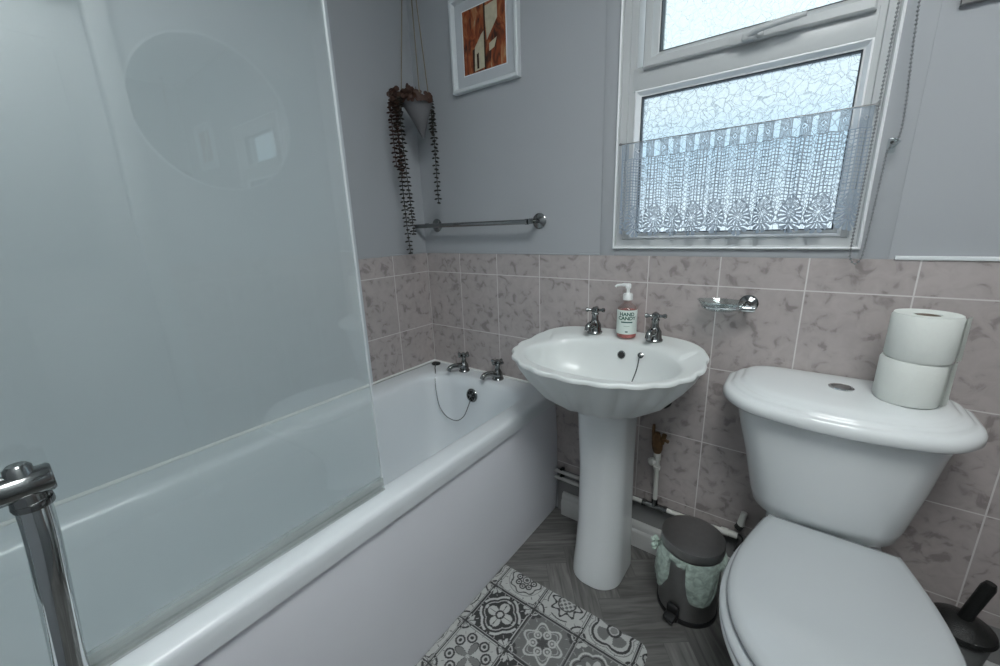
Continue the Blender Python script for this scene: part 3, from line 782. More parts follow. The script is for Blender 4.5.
# ------------------------------------------------------------------ toilet
def toilet():
    T0 = Vector((1.54, -.3, 0))
    t = thing('toilet', 'white close-coupled toilet with closed lid and stepped cistern top', 'toilet', T0)
    def sh(r): return [v-T0 for v in r]
    # cistern body
    def cis(x0, x1, yf, z, r, bow=0.02):
        out = []
        for v in rrect(x0, x1, yf, -.022, [r, .02, .02, r], z, 10, 8):
            u = (v.x-(x0+x1)/2)/((x1-x0)/2)
            if v.y < -.08: v.y -= bow*(1-u*u)*((-.08-v.y)/(-.08-yf))
            out.append(v-T0)
        return out
    bm = bmesh.new()
    loft(bm, [cis(1.425, 1.640, -.14, .408, .04, .01), cis(1.400, 1.662, -.160, .414, .05), cis(1.384, 1.676, -.176, .432, .055, .03), cis(1.374, 1.684, -.186, .47, .056, .035), cis(1.352, 1.702, -.198, .58, .056, .04),
              cis(1.330, 1.714, -.205, .67, .056, .045), cis(1.318, 1.728, -.209, .735, .056, .047)])
    ci = obj('cistern', bm, M['ceramic'], t, angle=60)
    # lid with stepped shell ends
    def lid(ix, iyf, z, iyb=0): return cis_l(1.283+ix, 1.760-ix, -.222+iyf, z, max(.03, .085-ix*.3), iyb, .060)
    def cis_l(x0, x1, yf, z, r, iyb, bow):
        out = []
        r = min(r, (-.014-iyb-yf)*.48); rb = min(.045, r)
        for v in rrect(x0, x1, yf, -.014-iyb, [r, rb, rb, r], z, 14, 12):
            u = (v.x-(x0+x1)/2)/((x1-x0)/2)
            if v.y < -.06: v.y -= bow*(1-u*u)*((-.06-v.y)/(-.06-yf))
            out.append(v-T0)
        return out
    bm = bmesh.new()
    loft(bm, [lid(.03, .03, .722), lid(.004, .004, .722), lid(0, 0, .727), lid(0, 0, .741), lid(.004, .004, .750), lid(.012, .009, .754),
              lid(.017, .011, .7545), lid(.020, .013, .760), lid(.026, .017, .7645), lid(.033, .020, .766), lid(.038, .024, .7665), lid(.041, .028, .771), lid(.048, .036, .775), lid(.056, .046, .777),
              lid(.07, .06, .7785, .01), lid(.10, .08, .780, .03), lid(.16, .10, .781, .05)])
    cl = obj('cistern_lid', bm, M['ceramic'], t, angle=60)
    bm = bmesh.new()
    c = Vector((1.526, -.118, .7808))-T0
    lathe(bm, [(0, 0), (.0245, 0), (.0245, .002), (.022, .0035), (.0195, .0025), (.019, .0015), (0, .0015)], c, n=32)
    obj('flush_button_surround', bm, M['chrome'], cl)
    bm = bmesh.new(); lathe(bm, [(0, .001), (.0180, .001), (.0180, .003), (.016, .0042), (0, .0040)], c, n=32); obj('flush_button', bm, M['steel'], cl)
    # pan and seats: outline
    def sout(w, yb, yf, z, hb, cx=1.548, n=64, ym=-.47):
        """D shaped seat outline: back straight half-width hb at yb, widest w at ym, rounded front at yf"""
        pts = []
        K = 40
        for k in range(K+1):   # right side from back to front centre
            s = k/K
            if s < .38:
                q = s/.38; y = yb+(ym-yb)*q; x = hb+(w-hb)*math.sin(q*PI/2)
            else:
                q = (s-.38)/.62*PI/2; y = ym+(yf-ym)*math.sin(q); x = w*abs(math.cos(q))**(.92)
            pts.append((x, y))
        r = [Vector((cx-x, y, z)) for x, y in pts] + [Vector((cx+x, y, z)) for x, y in pts[::-1][1:]]
        m = 8
        a, b = r[-1], r[0]
        r += [a.lerp(b, j/m) for j in range(1, m)]
        return r
    bm = bmesh.new()
    loft(bm, [sh(sout(.105, -.12, -.50, 0, .10, ym=-.34)), sh(sout(.100, -.12, -.49, .03, .095, ym=-.34)), sh(sout(.098, -.12, -.50, .14, .092, ym=-.36)), sh(sout(.125, -.13, -.57, .24, .10, ym=-.40)),
              sh(sout(.160, -.15, -.655, .33, .115)), sh(sout(.180, -.17, -.70, .375, .125)), sh(sout(.186, -.17, -.71, .395, .13)), sh(sout(.184, -.17, -.708, .402, .13)), sh(sout(.178, -.175, -.70, .404, .125))])
    obj('pan', bm, M['ceramic'], t, angle=60)
    bm = bmesh.new(); box(bm, 1.42-T0.x, 1.655-T0.x, -.20-T0.y, -.03-T0.y, .30, .406, .012, 3); obj('cistern_shelf', bm, M['ceramic'], t)
    bm = bmesh.new()
    loft(bm, [sh(sout(.180, -.205, -.700, .4045, .120)), sh(sout(.186, -.205, -.706, .408, .124)), sh(sout(.188, -.205, -.708, .415, .125)), sh(sout(.185, -.205, -.704, .421, .123)), sh(sout(.176, -.21, -.69, .4235, .115))])
    obj('seat', bm, M['seat'], t, angle=60)
    bm = bmesh.new()
    loft(bm, [sh(sout(.168, -.222, -.684, .4265, .118)), sh(sout(.174, -.220, -.690, .429, .123)), sh(sout(.176, -.219, -.692, .436, .125)), sh(sout(.175, -.219, -.691, .443, .125)), sh(sout(.170, -.222, -.685, .4485, .121)),
              sh(sout(.158, -.232, -.665, .4515, .110)), sh(sout(.120, -.26, -.60, .4545, .08)), sh(sout(.06, -.33, -.54, .4555, .04))])
    obj('seat_lid', bm, M['seat'], t, angle=60)
    for s in (-1, 1):
        bm = bmesh.new(); tube(bm, [(1.548+s*.075-.016-T0.x, -.213-T0.y, .432), (1.548+s*.075+.016-T0.x, -.213-T0.y, .432)], .009, 14); box(bm, 1.548+s*.075-.011-T0.x, 1.548+s*.075+.011-T0.x, -.222-T0.y, -.198-T0.y, .404, .43, .003)
        obj('hinge', bm, M['chrome'], t)
toilet()

# ------------------------------------------------------------------ toilet rolls
def roll(label, loc, tail_ang, rz=0, tl=.085):
    t = thing('toilet_roll', label, 'toilet roll', loc, 'toilet rolls stacked on the cistern')
    r, h = .0545, .097
    bm = bmesh.new()
    prof = [(.020, .002), (.052, .0), (r-.002, .002), (r, .006), (r+.0005, h*.5), (r, h-.006), (r-.003, h-.001), (.052, h), (.022, h-.002), (.020, h-.006), (.020, .006)]
    n = 56; rings = []
    for pr, ph in prof:
        rings.append([Vector(((pr+(.0006*math.sin(3*a)+.0006*math.sin(7*a+ph*40) if pr > .04 else 0))*math.cos(a), pr*math.sin(a), ph)) for a in [2*PI*k/n for k in range(n)]])
    rings.append(rings[0])
    vs = [[bm.verts.new(p) for p in q] for q in rings[:-1]]; vs.append(vs[0])
    for a, b in zip(vs[:-1], vs[1:]):
        for i in range(n): bm.faces.new((a[i], a[(i+1) % n], b[(i+1) % n], b[i]))
    obj('roll', bm, M['paper'], t)
    bm = bmesh.new()
    rin = [[Vector((q*math.cos(2*PI*k/32), q*math.sin(2*PI*k/32), z)) for k in range(32)] for q, z in ((.0199, .004), (.0199, h-.004), (.0188, h-.004), (.0188, .004))]
    rin.append(rin[0]); vs = [[bm.verts.new(p) for p in q] for q in rin[:-1]]; vs.append(vs[0])
    for a, b in zip(vs[:-1], vs[1:]):
        for i in range(32): bm.faces.new((a[i], a[(i+1) % 32], b[(i+1) % 32], b[i]))
    obj('core', bm, M['card'], t)
    # loose end peels off tangentially
    bm = bmesh.new(); pts = []
    for k in range(33):
        s = k/32
        if s < .5: a = tail_ang - (1-s/.5)*.30; p = Vector((math.cos(a), math.sin(a), 0))*(r+.0010+.0012*s)
        else:
            a = tail_ang; tg = Vector((-math.sin(a), math.cos(a), 0)); q = (s-.5)/.5
            p = Vector((math.cos(a), math.sin(a), 0))*(r+.0017) + tg*(.016*q) + Vector((math.cos(a), math.sin(a), 0))*(.006*q+.0015*math.sin(q*9))
        pts.append(p)
    ra = [[p+Vector((0, 0, z)) for p in pts] for z in (.002, h*.5, h-.002)]
    A = [[bm.verts.new(p) for p in q] for q in ra]
    for a, b in zip(A[:-1], A[1:]):
        for i in range(32): bm.faces.new((a[i], a[i+1], b[i+1], b[i]))
    bmesh.ops.solidify(bm, geom=bm.faces, thickness=.0006)
    obj('loose_end', bm, M['paper'], t)
    t.rotation_euler = (0, 0, rz)
    return t
roll('white toilet roll resting on the cistern lid, lower of the two', (1.634, -.128, .7815), R(-12))
roll('white toilet roll on top of the stack, higher of the two', (1.638, -.130, .8790), R(-8))

# ------------------------------------------------------------------ pedal bin
def pedal_bin():
    L = Vector((1.252, -.168, 0))
    t = thing('pedal_bin', 'small steel pedal bin with closed lid beside the toilet', 'bin', L)
    bm = bmesh.new(); lathe(bm, [(0, .006), (.083, .006), (.084, .012), (.0840, .225), (.0, .225)], n=48); obj('body', bm, M['steel'], t)
    bm = bmesh.new(); lathe(bm, [(0, 0), (.086, 0), (.0875, .004), (.0875, .014), (.085, .017), (0, .017)], n=48); obj('base_ring', bm, M['blackp'], t)
    bm = bmesh.new(); lathe(bm, [(0, .230), (.0870, .230), (.0885, .234), (.0885, .254), (.0870, .259), (.082, .2605), (.05, .2625), (0, .263)], n=56); obj('lid', bm, M['steel'], t)
    # pedal
    a = R(-104); d = Vector((math.cos(a), math.sin(a), 0)); s = Vector((-d.y, d.x, 0))
    bm = bmesh.new()
    M4 = Matrix.Translation(d*.093+Vector((0, 0, .028))) @ Matrix.Rotation(a, 4, 'Z') @ Matrix.Rotation(R(12), 4, 'Y')
    box(bm, -.012, .026, -.017, .017, -.007, .007, .006, 3, M4)
    M5 = Matrix.Translation(d*.086+Vector((0, 0, .030))) @ Matrix.Rotation(a, 4, 'Z')
    box(bm, -.004, .010, -.018, .018, -.026, .030, .006, 3, M5)
    obj('pedal', bm, M['blackp'], t)
    # rear hinge
    bm = bmesh.new(); box(bm, -.02, .02, .082, .098, .215, .245, .004, 2, Matrix.Rotation(R(-22), 4, 'Z')); obj('hinge', bm, M['blackp'], t)
    # liner hanging over the rim in uneven flaps
    bm = bmesh.new(); n = 180; m = 16
    def low(an):
        # flaps: left (-150deg) long, gap at (-108), right (-70) long, rest short
        g = lambda c, w: math.exp(-((an-c+PI) % (2*PI)-PI)**2/(2*w*w))
        def flat(lo, hi):   # plateau between two angles with soft shoulders
            d_ = min((an-R(lo)) % (2*PI) if (an-R(lo)) % (2*PI) < PI else 0, (R(hi)-an) % (2*PI) if (R(hi)-an) % (2*PI) < PI else 0)
            q = max(0, min(1, d_/.30)); return math.sqrt(q*(2-q))
        return .225 - (.022 + .112*flat(-186, -118) + .118*flat(-88, -22) + .03*g(R(40), .6))
    G = []
    for k in range(n+1):
        an = 2*PI*k/n; row = []
        zl = low(an)
        for j in range(m+1):
            f = j/m; z = .2285 + (zl-.2285)*f
            bulge = .0035 + .010*math.sin(f*PI)*(.6+.4*math.sin(an*5+1)) + .003*f*math.sin(an*9+f*4) + .001*math.sin(an*29+f*9)*f
            if abs(((an-R(-152)+PI) % (2*PI))-PI) < .5: bulge += .010*f
            row.append(bm.verts.new(((.0850+max(.001, bulge))*math.cos(an), (.0850+max(.001, bulge))*math.sin(an), z)))
        G.append(row)
    for k in range(n):
        for j in range(m): bm.faces.new((G[k][j], G[k+1][j], G[k+1][j+1], G[k][j+1]))
    # twisted knot at the left
    for p in range(14):
        a0 = R(-172)+random.uniform(-.12, .25); c = Vector((math.cos(a0), math.sin(a0), 0))*(.098+random.uniform(0, .012)) + Vector((0, 0, .205+random.uniform(-.03, .014)))
        lathe(bm, [(0, -.008), (.007, -.004), (.008, .002), (.003, .008), (0, .009)], c, (random.uniform(-1, 1), random.uniform(-1, 1), random.uniform(-1, 1)), 7)
    obj('liner', bm, M['bag'], t, label='pale green translucent bag folded over the rim')
pedal_bin()

# ------------------------------------------------------------------ toilet brush
def brush():
    L = Vector((1.815, -.112, 0))
    t = thing('toilet_brush', 'black toilet brush in a grey holder in the corner behind the toilet', 'toilet brush', L)
    bm = bmesh.new(); lathe(bm, [(0, 0), (.046, 0), (.048, .004), (.042, .03), (.044, .16), (.050, .225), (.050, .235), (.046, .236), (.043, .228), (0, .22)], n=36); obj('holder', bm, M['cupg'], t)
    bm = bmesh.new(); lathe(bm, [(0, .238), (.048, .238), (.056, .242), (.058, .247), (.055, .256), (.035, .268), (.018, .276), (0, .277)], n=40); obj('cover', bm, M['brushk'], t)
    bm = bmesh.new(); tube(bm, [(.000, 0, .268), (.006, 0, .30), (.020, 0, .372), (.022, 0, .384)], [.0125, .0120, .0125, .009], 16); obj('handle', bm, M['brushk'], t)
brush()

# ------------------------------------------------------------------ pipework
def pipes():
    yy = -.030
    t = thing('supply_pipe', 'upper of two white pipes running low along the wall behind the pedestal', 'pipe', (.80, yy, .203), 'white pipes behind the pedestal')
    def clips(bm, xs, z):
        for x in xs: box(bm, x-.006, x+.006, yy-.004, -.006, z-.012, z+.012, .002)
    o = Vector(t.location)
    bm = bmesh.new(); tube(bm, [(-.099, 0, 0), (.18, 0, 0)], .0075, 14); obj('pipe', bm, M['pipe'], t)
    bm = bmesh.new(); box(bm, -.080, -.068, -.002, .0235, -.010, .010, .002); obj('clip', bm, M['blackp'], t)
    t2 = copy_tree(t); t2.location = (.80, yy, .172); t2['label'] = 'lower of two white pipes running low along the wall behind the pedestal'
    # main run to the right with tee and valve
    t = thing('pipe_run', 'white pipe run with dark tee joint along the wall right of the pedestal', 'pipe', (1.10, yy, .205))
    z = .205
    bm = bmesh.new(); tube(bm, [(-.13, 0, .0), (-.035, 0, 0)], .0078, 14); obj('pipe', bm, M['pipe'], t)
    bm = bmesh.new(); tube(bm, [(.035, 0, 0), (.165, 0, 0)], .0078, 14); obj('pipe', bm, M['pipe'], t)
    bm = bmesh.new(); tube(bm, [(-.042, 0, 0), (.042, 0, 0)], .0105, 16); tube(bm, [(0, 0, 0), (0, 0, .03)], .0105, 16)
    for a in (-.042, .030): tube(bm, [(a, 0, 0), (a+.012, 0, 0)], .0125, 8)
    obj('tee_joint', bm, M['dchrome'], t)
    bm = bmesh.new(); tube(bm, [(.112, 0, 0), (.128, 0, 0)], .0115, 8); obj('collar', bm, M['dchrome'], t)
    bm = bmesh.new(); tube(bm, [(0, 0, .03), (-.002, 0, .15)], .0078, 14); obj('riser', bm, M['pipe'], t)
    bm = bmesh.new()
    tube(bm, [(-.002, 0, .145), (-.002, 0, .150), (-.002, 0, .160), (-.002, 0, .161), (-.003, 0, .185), (-.003, 0, .186), (-.003, 0, .21), (-.003, 0, .212)], [.010, .0125, .0125, .0095, .0095, .0125, .0125, .010], 8)
    lathe(bm, [(0, 0), (.0125, 0), (.014, .004), (.014, .014), (.008, .018), (0, .018)], (-.012, -.004, .178), (-.6, -.8, 0), 10)
    obj('valve', bm, M['pipe'], t, label='white painted valve on the riser')
    bm = bmesh.new()
    prof = [(-.004, .212, .012), (-.004, .225, .016), (-.006, .245, .018), (-.008, .262, .016), (-.008, .275, .013), (-.006, .285, .008)]
    tube(bm, [(x, 0, zz) for x, zz, r in prof], [r for _, _, r in prof], 9)
    tube(bm, [(-.016, 0, .26), (-.020, 0, .285), (-.020, 0, .312)], [.008, .006, .005], 7)
    tube(bm, [(.004, 0, .262), (.020, -.006, .268), (.032, -.008, .266)], [.008, .006, .006], 7)
    tube(bm, [(.010, 0, .25), (.016, 0, .285)], [.007, .008], 7)
    vv = obj('stop_tap', bm, M['brass'], t, label='corroded brown brass stop tap')
    # toilet feed
    t = thing('toilet_feed', 'white valve and dark hose feeding the cistern beside the bin', 'pipe', (1.345, yy, .22))
    bm = bmesh.new(); tube(bm, [(-.075, 0, -.015), (-.02, 0, -.013)], .0085, 14)
    obj('pipe', bm, M['pipe'], t)
    bm = bmesh.new(); tube(bm, [(-.035, 0, -.014), (-.015, 0, -.013), (-.014, 0, -.013), (.012, 0, -.012)], [.013, .013, .011, .011], 10)
    obj('coupling', bm, M['pipe'], t)
    bm = bmesh.new(); tube(bm, [(.016, .002, .03), (.018, .002, .05), (.022, .004, .075)], [.011, .010, .009], 10)
    obj('valve', bm, M['pipe'], t)
    bm = bmesh.new(); tube(bm, smooth_path([(.010, 0, -.012), (.022, -.008, -.02), (.018, -.030, -.05), (.012, -.036, -.09), (.024, -.028, -.12), (.06, -.01, -.13)], 5), .009, 12)
    tube(bm, [(.010, .002, .015), (.016, .002, .030)], .012, 8)
    obj('hose', bm, M['rubber'], t)
    bm = bmesh.new(); lathe(bm, [(.009, 0), (.012, 0), (.012, .006), (.009, .006)], (.018, -.030, -.055), (.1, .3, 1), 14); obj('hose_collar', bm, M['chrome'], t)
    # dark waste stub under the basin
    bm = bmesh.new(); lathe(bm, [(0, 0), (.017, 0), (.018, .006), (.014, .030), (.010, .034), (0, .034)], (0, 0, 0), (0, -1, 0), 20)
    w = obj('wall_fixing', bm, M['rubber'], None); w.location = (1.108, -.0066, .600); tag(w, 'dark bolt fixing on the tiles under the basin', 'fixing')
pipes()

# ------------------------------------------------------------------ towel rail
def rail():
    t = thing('towel_rail', 'chrome single-bar towel rail on the wall left of the window', 'towel rail', (.35, 0, 1.197))
    o = Vector(t.location)
    bm = bmesh.new(); tube(bm, [Vector((.012, -.062, 1.1955))-o, Vector((.600, -.062, 1.1955))-o], .0088, 16)
    tube(bm, [Vector((.595, -.062, 1.1955))-o, Vector((.606, -.062, 1.1955))-o], .0105, 16)
    obj('bar', bm, M['dchrome'], t)
    for x in (.085, .617):
        bm = bmesh.new(); c = Vector((x, 0, 1.197))-o
        lathe(bm, [(0, 0), (.028, 0), (.0285, .003), (.025, .006), (.013, .009), (.008, .012), (.0075, .05), (.010, .055), (.010, .068), (0, .070)], c, (0, -1, 0), 28)
        br = obj('bracket', bm, M['dchrome'], t)
rail()

# ------------------------------------------------------------------ soap dish
def dish():
    t = thing('soap_dish', 'chrome wall-mounted soap dish holder right of the basin', 'soap dish', (1.306, -.0065, .948))
    o = Vector(t.location)
    bm = bmesh.new(); lathe(bm, [(0, 0), (.024, 0), (.0245, .003), (.020, .008), (.010, .011), (.0075, .014), (.0075, .050), (0, .051)], (0, 0, 0), (0, -1, 0), 28)
    obj('wall_rose', bm, M['dchrome'], t)
    bm = bmesh.new()
    lathe(bm, [(0, -.030), (.0085, -.030), (.0095, -.026), (.0095, .018), (.007, .022), (0, .022)], (0, -.052, -.006), (1, 0, 0), 16)
    c = Vector((-.062, -.060, -.004))
    ring = [c+Vector((.046*math.cos(2*PI*k/32), .033*math.sin(2*PI*k/32), 0)) for k in range(33)]
    tube(bm, ring, .0035, 8, False)
    obj('holder_ring', bm, M['chrome'], t)
    # shallow dish
    bm = bmesh.new(); rings = []
    n = 40
    for sx, sy, z in ((.028, .020, -.012), (.036, .025, -.0115), (.046, .033, -.004), (.056, .041, .010), (.060, .044, .016), (.058, .042, .0165), (.054, .039, .011), (.044, .031, -.001), (.034, .023, -.008)):
        rings.append([c+Vector((sx*math.cos(2*PI*k/n), sy*math.sin(2*PI*k/n), z+.0025*abs(math.cos(2*PI*k/n))**4*(z > 0))) for k in range(n)])
    loft(bm, rings); obj('dish', bm, M['dish'], t, label='shallow clear dish')
dish()

# ------------------------------------------------------------------ pictures
def picture():
    t = thing('framed_picture', 'white framed brown and cream abstract painting left of the window', 'picture', (.39, 0, 1.69))
    x0, x1, z0, z1 = .243, .548, 1.682, 1.992
    o = Vector(t.location)
    def fr(bm, x0, x1, z0, z1, prof):
        vs = [[bm.verts.new(Vector(p)-o) for p in ((x0+i, y, z0+i), (x1-i, y, z0+i), (x1-i, y, z1-i), (x0+i, y, z1-i))] for i, y in prof]
        vs.append(vs[0])
        for a, b in zip(vs[:-1], vs[1:]):
            for i in range(4): bm.faces.new((a[i], a[(i+1) % 4], b[(i+1) % 4], b[i]))
    bm = bmesh.new(); fr(bm, x0, x1, z0, z1, [(0, -.0005), (0, -.022), (.003, -.024), (.011, -.024), (.014, -.020), (.018, -.010), (.018, -.0005)])
    obj('frame', bm, M['frame'], t, smooth=False)
    bm = bmesh.new(); box(bm, x0+.017-o.x, x1-.017-o.x, -.008, -.003, z0+.017-o.z, z1-.017-o.z)
    obj('mount', bm, M['mount'], t, smooth=False)
    ax0, ax1, az0, az1 = .298, .493, 1.737, 1.943
    bm = bmesh.new(); fr(bm, ax0-.003, ax1+.003, az0-.003, az1+.003, [(0, -.008), (0, -.0098), (.003, -.0098), (.003, -.008)]); obj('bevel_line', bm, M['trimw'], t, smooth=False)
    bm = bmesh.new(); box(bm, ax0-o.x, ax1-o.x, -.0092, -.008, az0-o.z, az1-o.z)
    def poly(pts, y, mi):
        f = bm.faces.new([bm.verts.new(Vector((ax0+(ax1-ax0)*u, y, az0+(az1-az0)*w))-o) for u, w in pts]); f.material_index = mi
    poly([(.25, .02), (.50, .04), (.50, .60), (.44, .56), (.27, .38)], -.0094, 1)
    poly([(.32, .05), (.37, .05), (.37, .30), (.32, .28)], -.0096, 2)
    poly([(.53, .95), (.82, .98), (.82, .72), (.57, .44)], -.0094, 1)
    poly([(.50, .0), (.53, .0), (.55, 1), (.51, 1)], -.0097, 2)
    poly([(.22, .0), (.26, .02), (.28, .38), (.22, .36)], -.0097, 2)
    poly([(.62, .38), (.80, .44), (.74, .30), (.62, .26)], -.0094, 1)
    obj('painting', bm, [M['art'], M['artc'], M['artd']], t, smooth=False)
    # second one right of the window, mostly above the frame edge
    t = thing('small_picture', 'small grey framed picture right of the window, cut by the top edge', 'picture', (1.66, 0, 1.578))
    o = Vector(t.location)
    bm = bmesh.new(); fr(bm, 1.602, 1.752, 1.575, 1.765, [(0, -.0005), (0, -.014), (.010, -.016), (.016, -.010), (.016, -.0005)]); obj('frame', bm, M['concrete'], t, smooth=False)
    bm = bmesh.new(); box(bm, 1.616-o.x, 1.738-o.x, -.006, -.001, 1.589-o.z, 1.751-o.z); obj('mount', bm, M['mount'], t, smooth=False)
picture()

# ------------------------------------------------------------------ hanging planter
def planter():
    L = Vector((.150, -.128, 1.655))
    t = thing('hanging_planter', 'grey cone planter of trailing brown foliage hung on cords over the bath', 'plant', L)
    r = .060
    bm = bmesh.new(); n = 40
    rings = []
    tip = Vector((.010, .012, -.128))
    for s, rr in ((0, .002), (.03, .006), (.5, .5*r), (.98, r), (1, r*1.01), (1, r*.93), (.95, r*.88)):
        c = tip*(1-s); rings.append([c+Vector((rr*math.cos(2*PI*k/n), rr*math.sin(2*PI*k/n), 0)) for k in range(n)])
    loft(bm, rings); obj('pot', bm, M['stone'], t)
    hook = Vector((.160, -.128, ZC))-L
    for a in (R(225), R(330), R(10)):
        bm = bmesh.new(); p = Vector((r*.97*math.cos(a), r*.97*math.sin(a), -.002))
        tube(bm, [p, hook+Vector((0, 0, -.03))], .0022, 6); obj('cord', bm, M['cord'], t)
    bm = bmesh.new(); lathe(bm, [(0, 0), (.012, 0), (.010, -.006), (.003, -.008), (.003, -.032), (0, -.034)], hook, n=14); obj('ceiling_hook', bm, M['chrome'], t)
    rnd = random.Random(11)
    def leaf(bm, c, nrm, rad, th=.0011):
        q = Vector((0, 0, 1)).rotation_difference(Vector(nrm).normalized()); k = 7
        rings = [[c+q @ Vector((f*rad*math.cos(2*PI*i/k), f*rad*math.sin(2*PI*i/k), z)) for i in range(k)] for f, z in ((.5, -th), (1, 0), (.5, th))]
        loft(bm, rings)
    # crown of button leaves
    bm = bmesh.new()
    for i in range(190):
        a = rnd.uniform(0, 2*PI); q = math.sqrt(rnd.random())*.070; z = rnd.uniform(-.006, .032)
        c = Vector((q*math.cos(a)-.024, q*math.sin(a)-.030, z))
        leaf(bm, c, (rnd.uniform(-1, 1), rnd.uniform(-1.4, .4), rnd.uniform(-.5, 1)), rnd.uniform(.0075, .0115))
    for i in range(80):
        a = R(rnd.uniform(180, 268)); c = Vector((.072*math.cos(a)-.006, .080*math.sin(a)-.006, rnd.uniform(-.040, .012)))
        leaf(bm, c, (math.cos(a), math.sin(a)-.5, .3), rnd.uniform(.006, .009))
    for i in range(60):
        a = R(rnd.uniform(-110, 15)); c = Vector((.064*math.cos(a), .064*math.sin(a), rnd.uniform(-.010, .020)))
        leaf(bm, c, (math.cos(a)+.3, math.sin(a)-.6, .4), rnd.uniform(.006, .0095))
    obj('crown_leaves', bm, M['leaf'], t)
    def strand(pts, n_, m):
        pth = smooth_path(pts, 10); ln = len(pth); bm = bmesh.new()
        tube(bm, pth, .0015, 5)
        for k in range(n_):
            s = k/(n_-1)*(ln-1.01); i = int(s); p = pth[i].lerp(pth[i+1], s-i)
            for sg in (-1, 1):
                a = rnd.uniform(-.5, .5) + (PI/2 if k % 2 else 0) + .6
                d = Vector((math.cos(a)*sg, math.sin(a)*sg, 0))
                leaf(bm, p+d*.0085, (d.x*.25, d.y*.25, 1), rnd.uniform(.0066, .0094), .0027)
        obj('trailing_strand', bm, m, t)
    def P(x, y, z): return Vector((x, y, z))-L
    strand([P(.118, -.195, 1.668), P(.112, -.222, 1.64), P(.112, -.226, 1.55), P(.115, -.225, 1.42)], 26, M['leaf'])
    strand([P(.125, -.185, 1.668), P(.122, -.208, 1.64), P(.124, -.212, 1.5), P(.122, -.210, 1.3), P(.128, -.206, 1.09)], 56, M['leafd'])
    strand([P(.140, -.190, 1.668), P(.138, -.205, 1.63), P(.140, -.205, 1.48), P(.146, -.200, 1.30), P(.150, -.198, 1.165)], 48, M['leafd'])
    strand([P(.125, -.195, 1.668), P(.126, -.215, 1.62), P(.130, -.213, 1.50), P(.130, -.212, 1.38)], 30, M['leaf'])
    strand([P(.165, -.095, 1.672), P(.172, -.078, 1.655), P(.176, -.074, 1.56), P(.178, -.076, 1.44), P(.178, -.076, 1.285)], 40, M['leafd'])
    strand([P(.160, -.098, 1.672), P(.178, -.088, 1.66), P(.182, -.086, 1.60), P(.180, -.083, 1.55)], 14, M['leafd'])
planter()

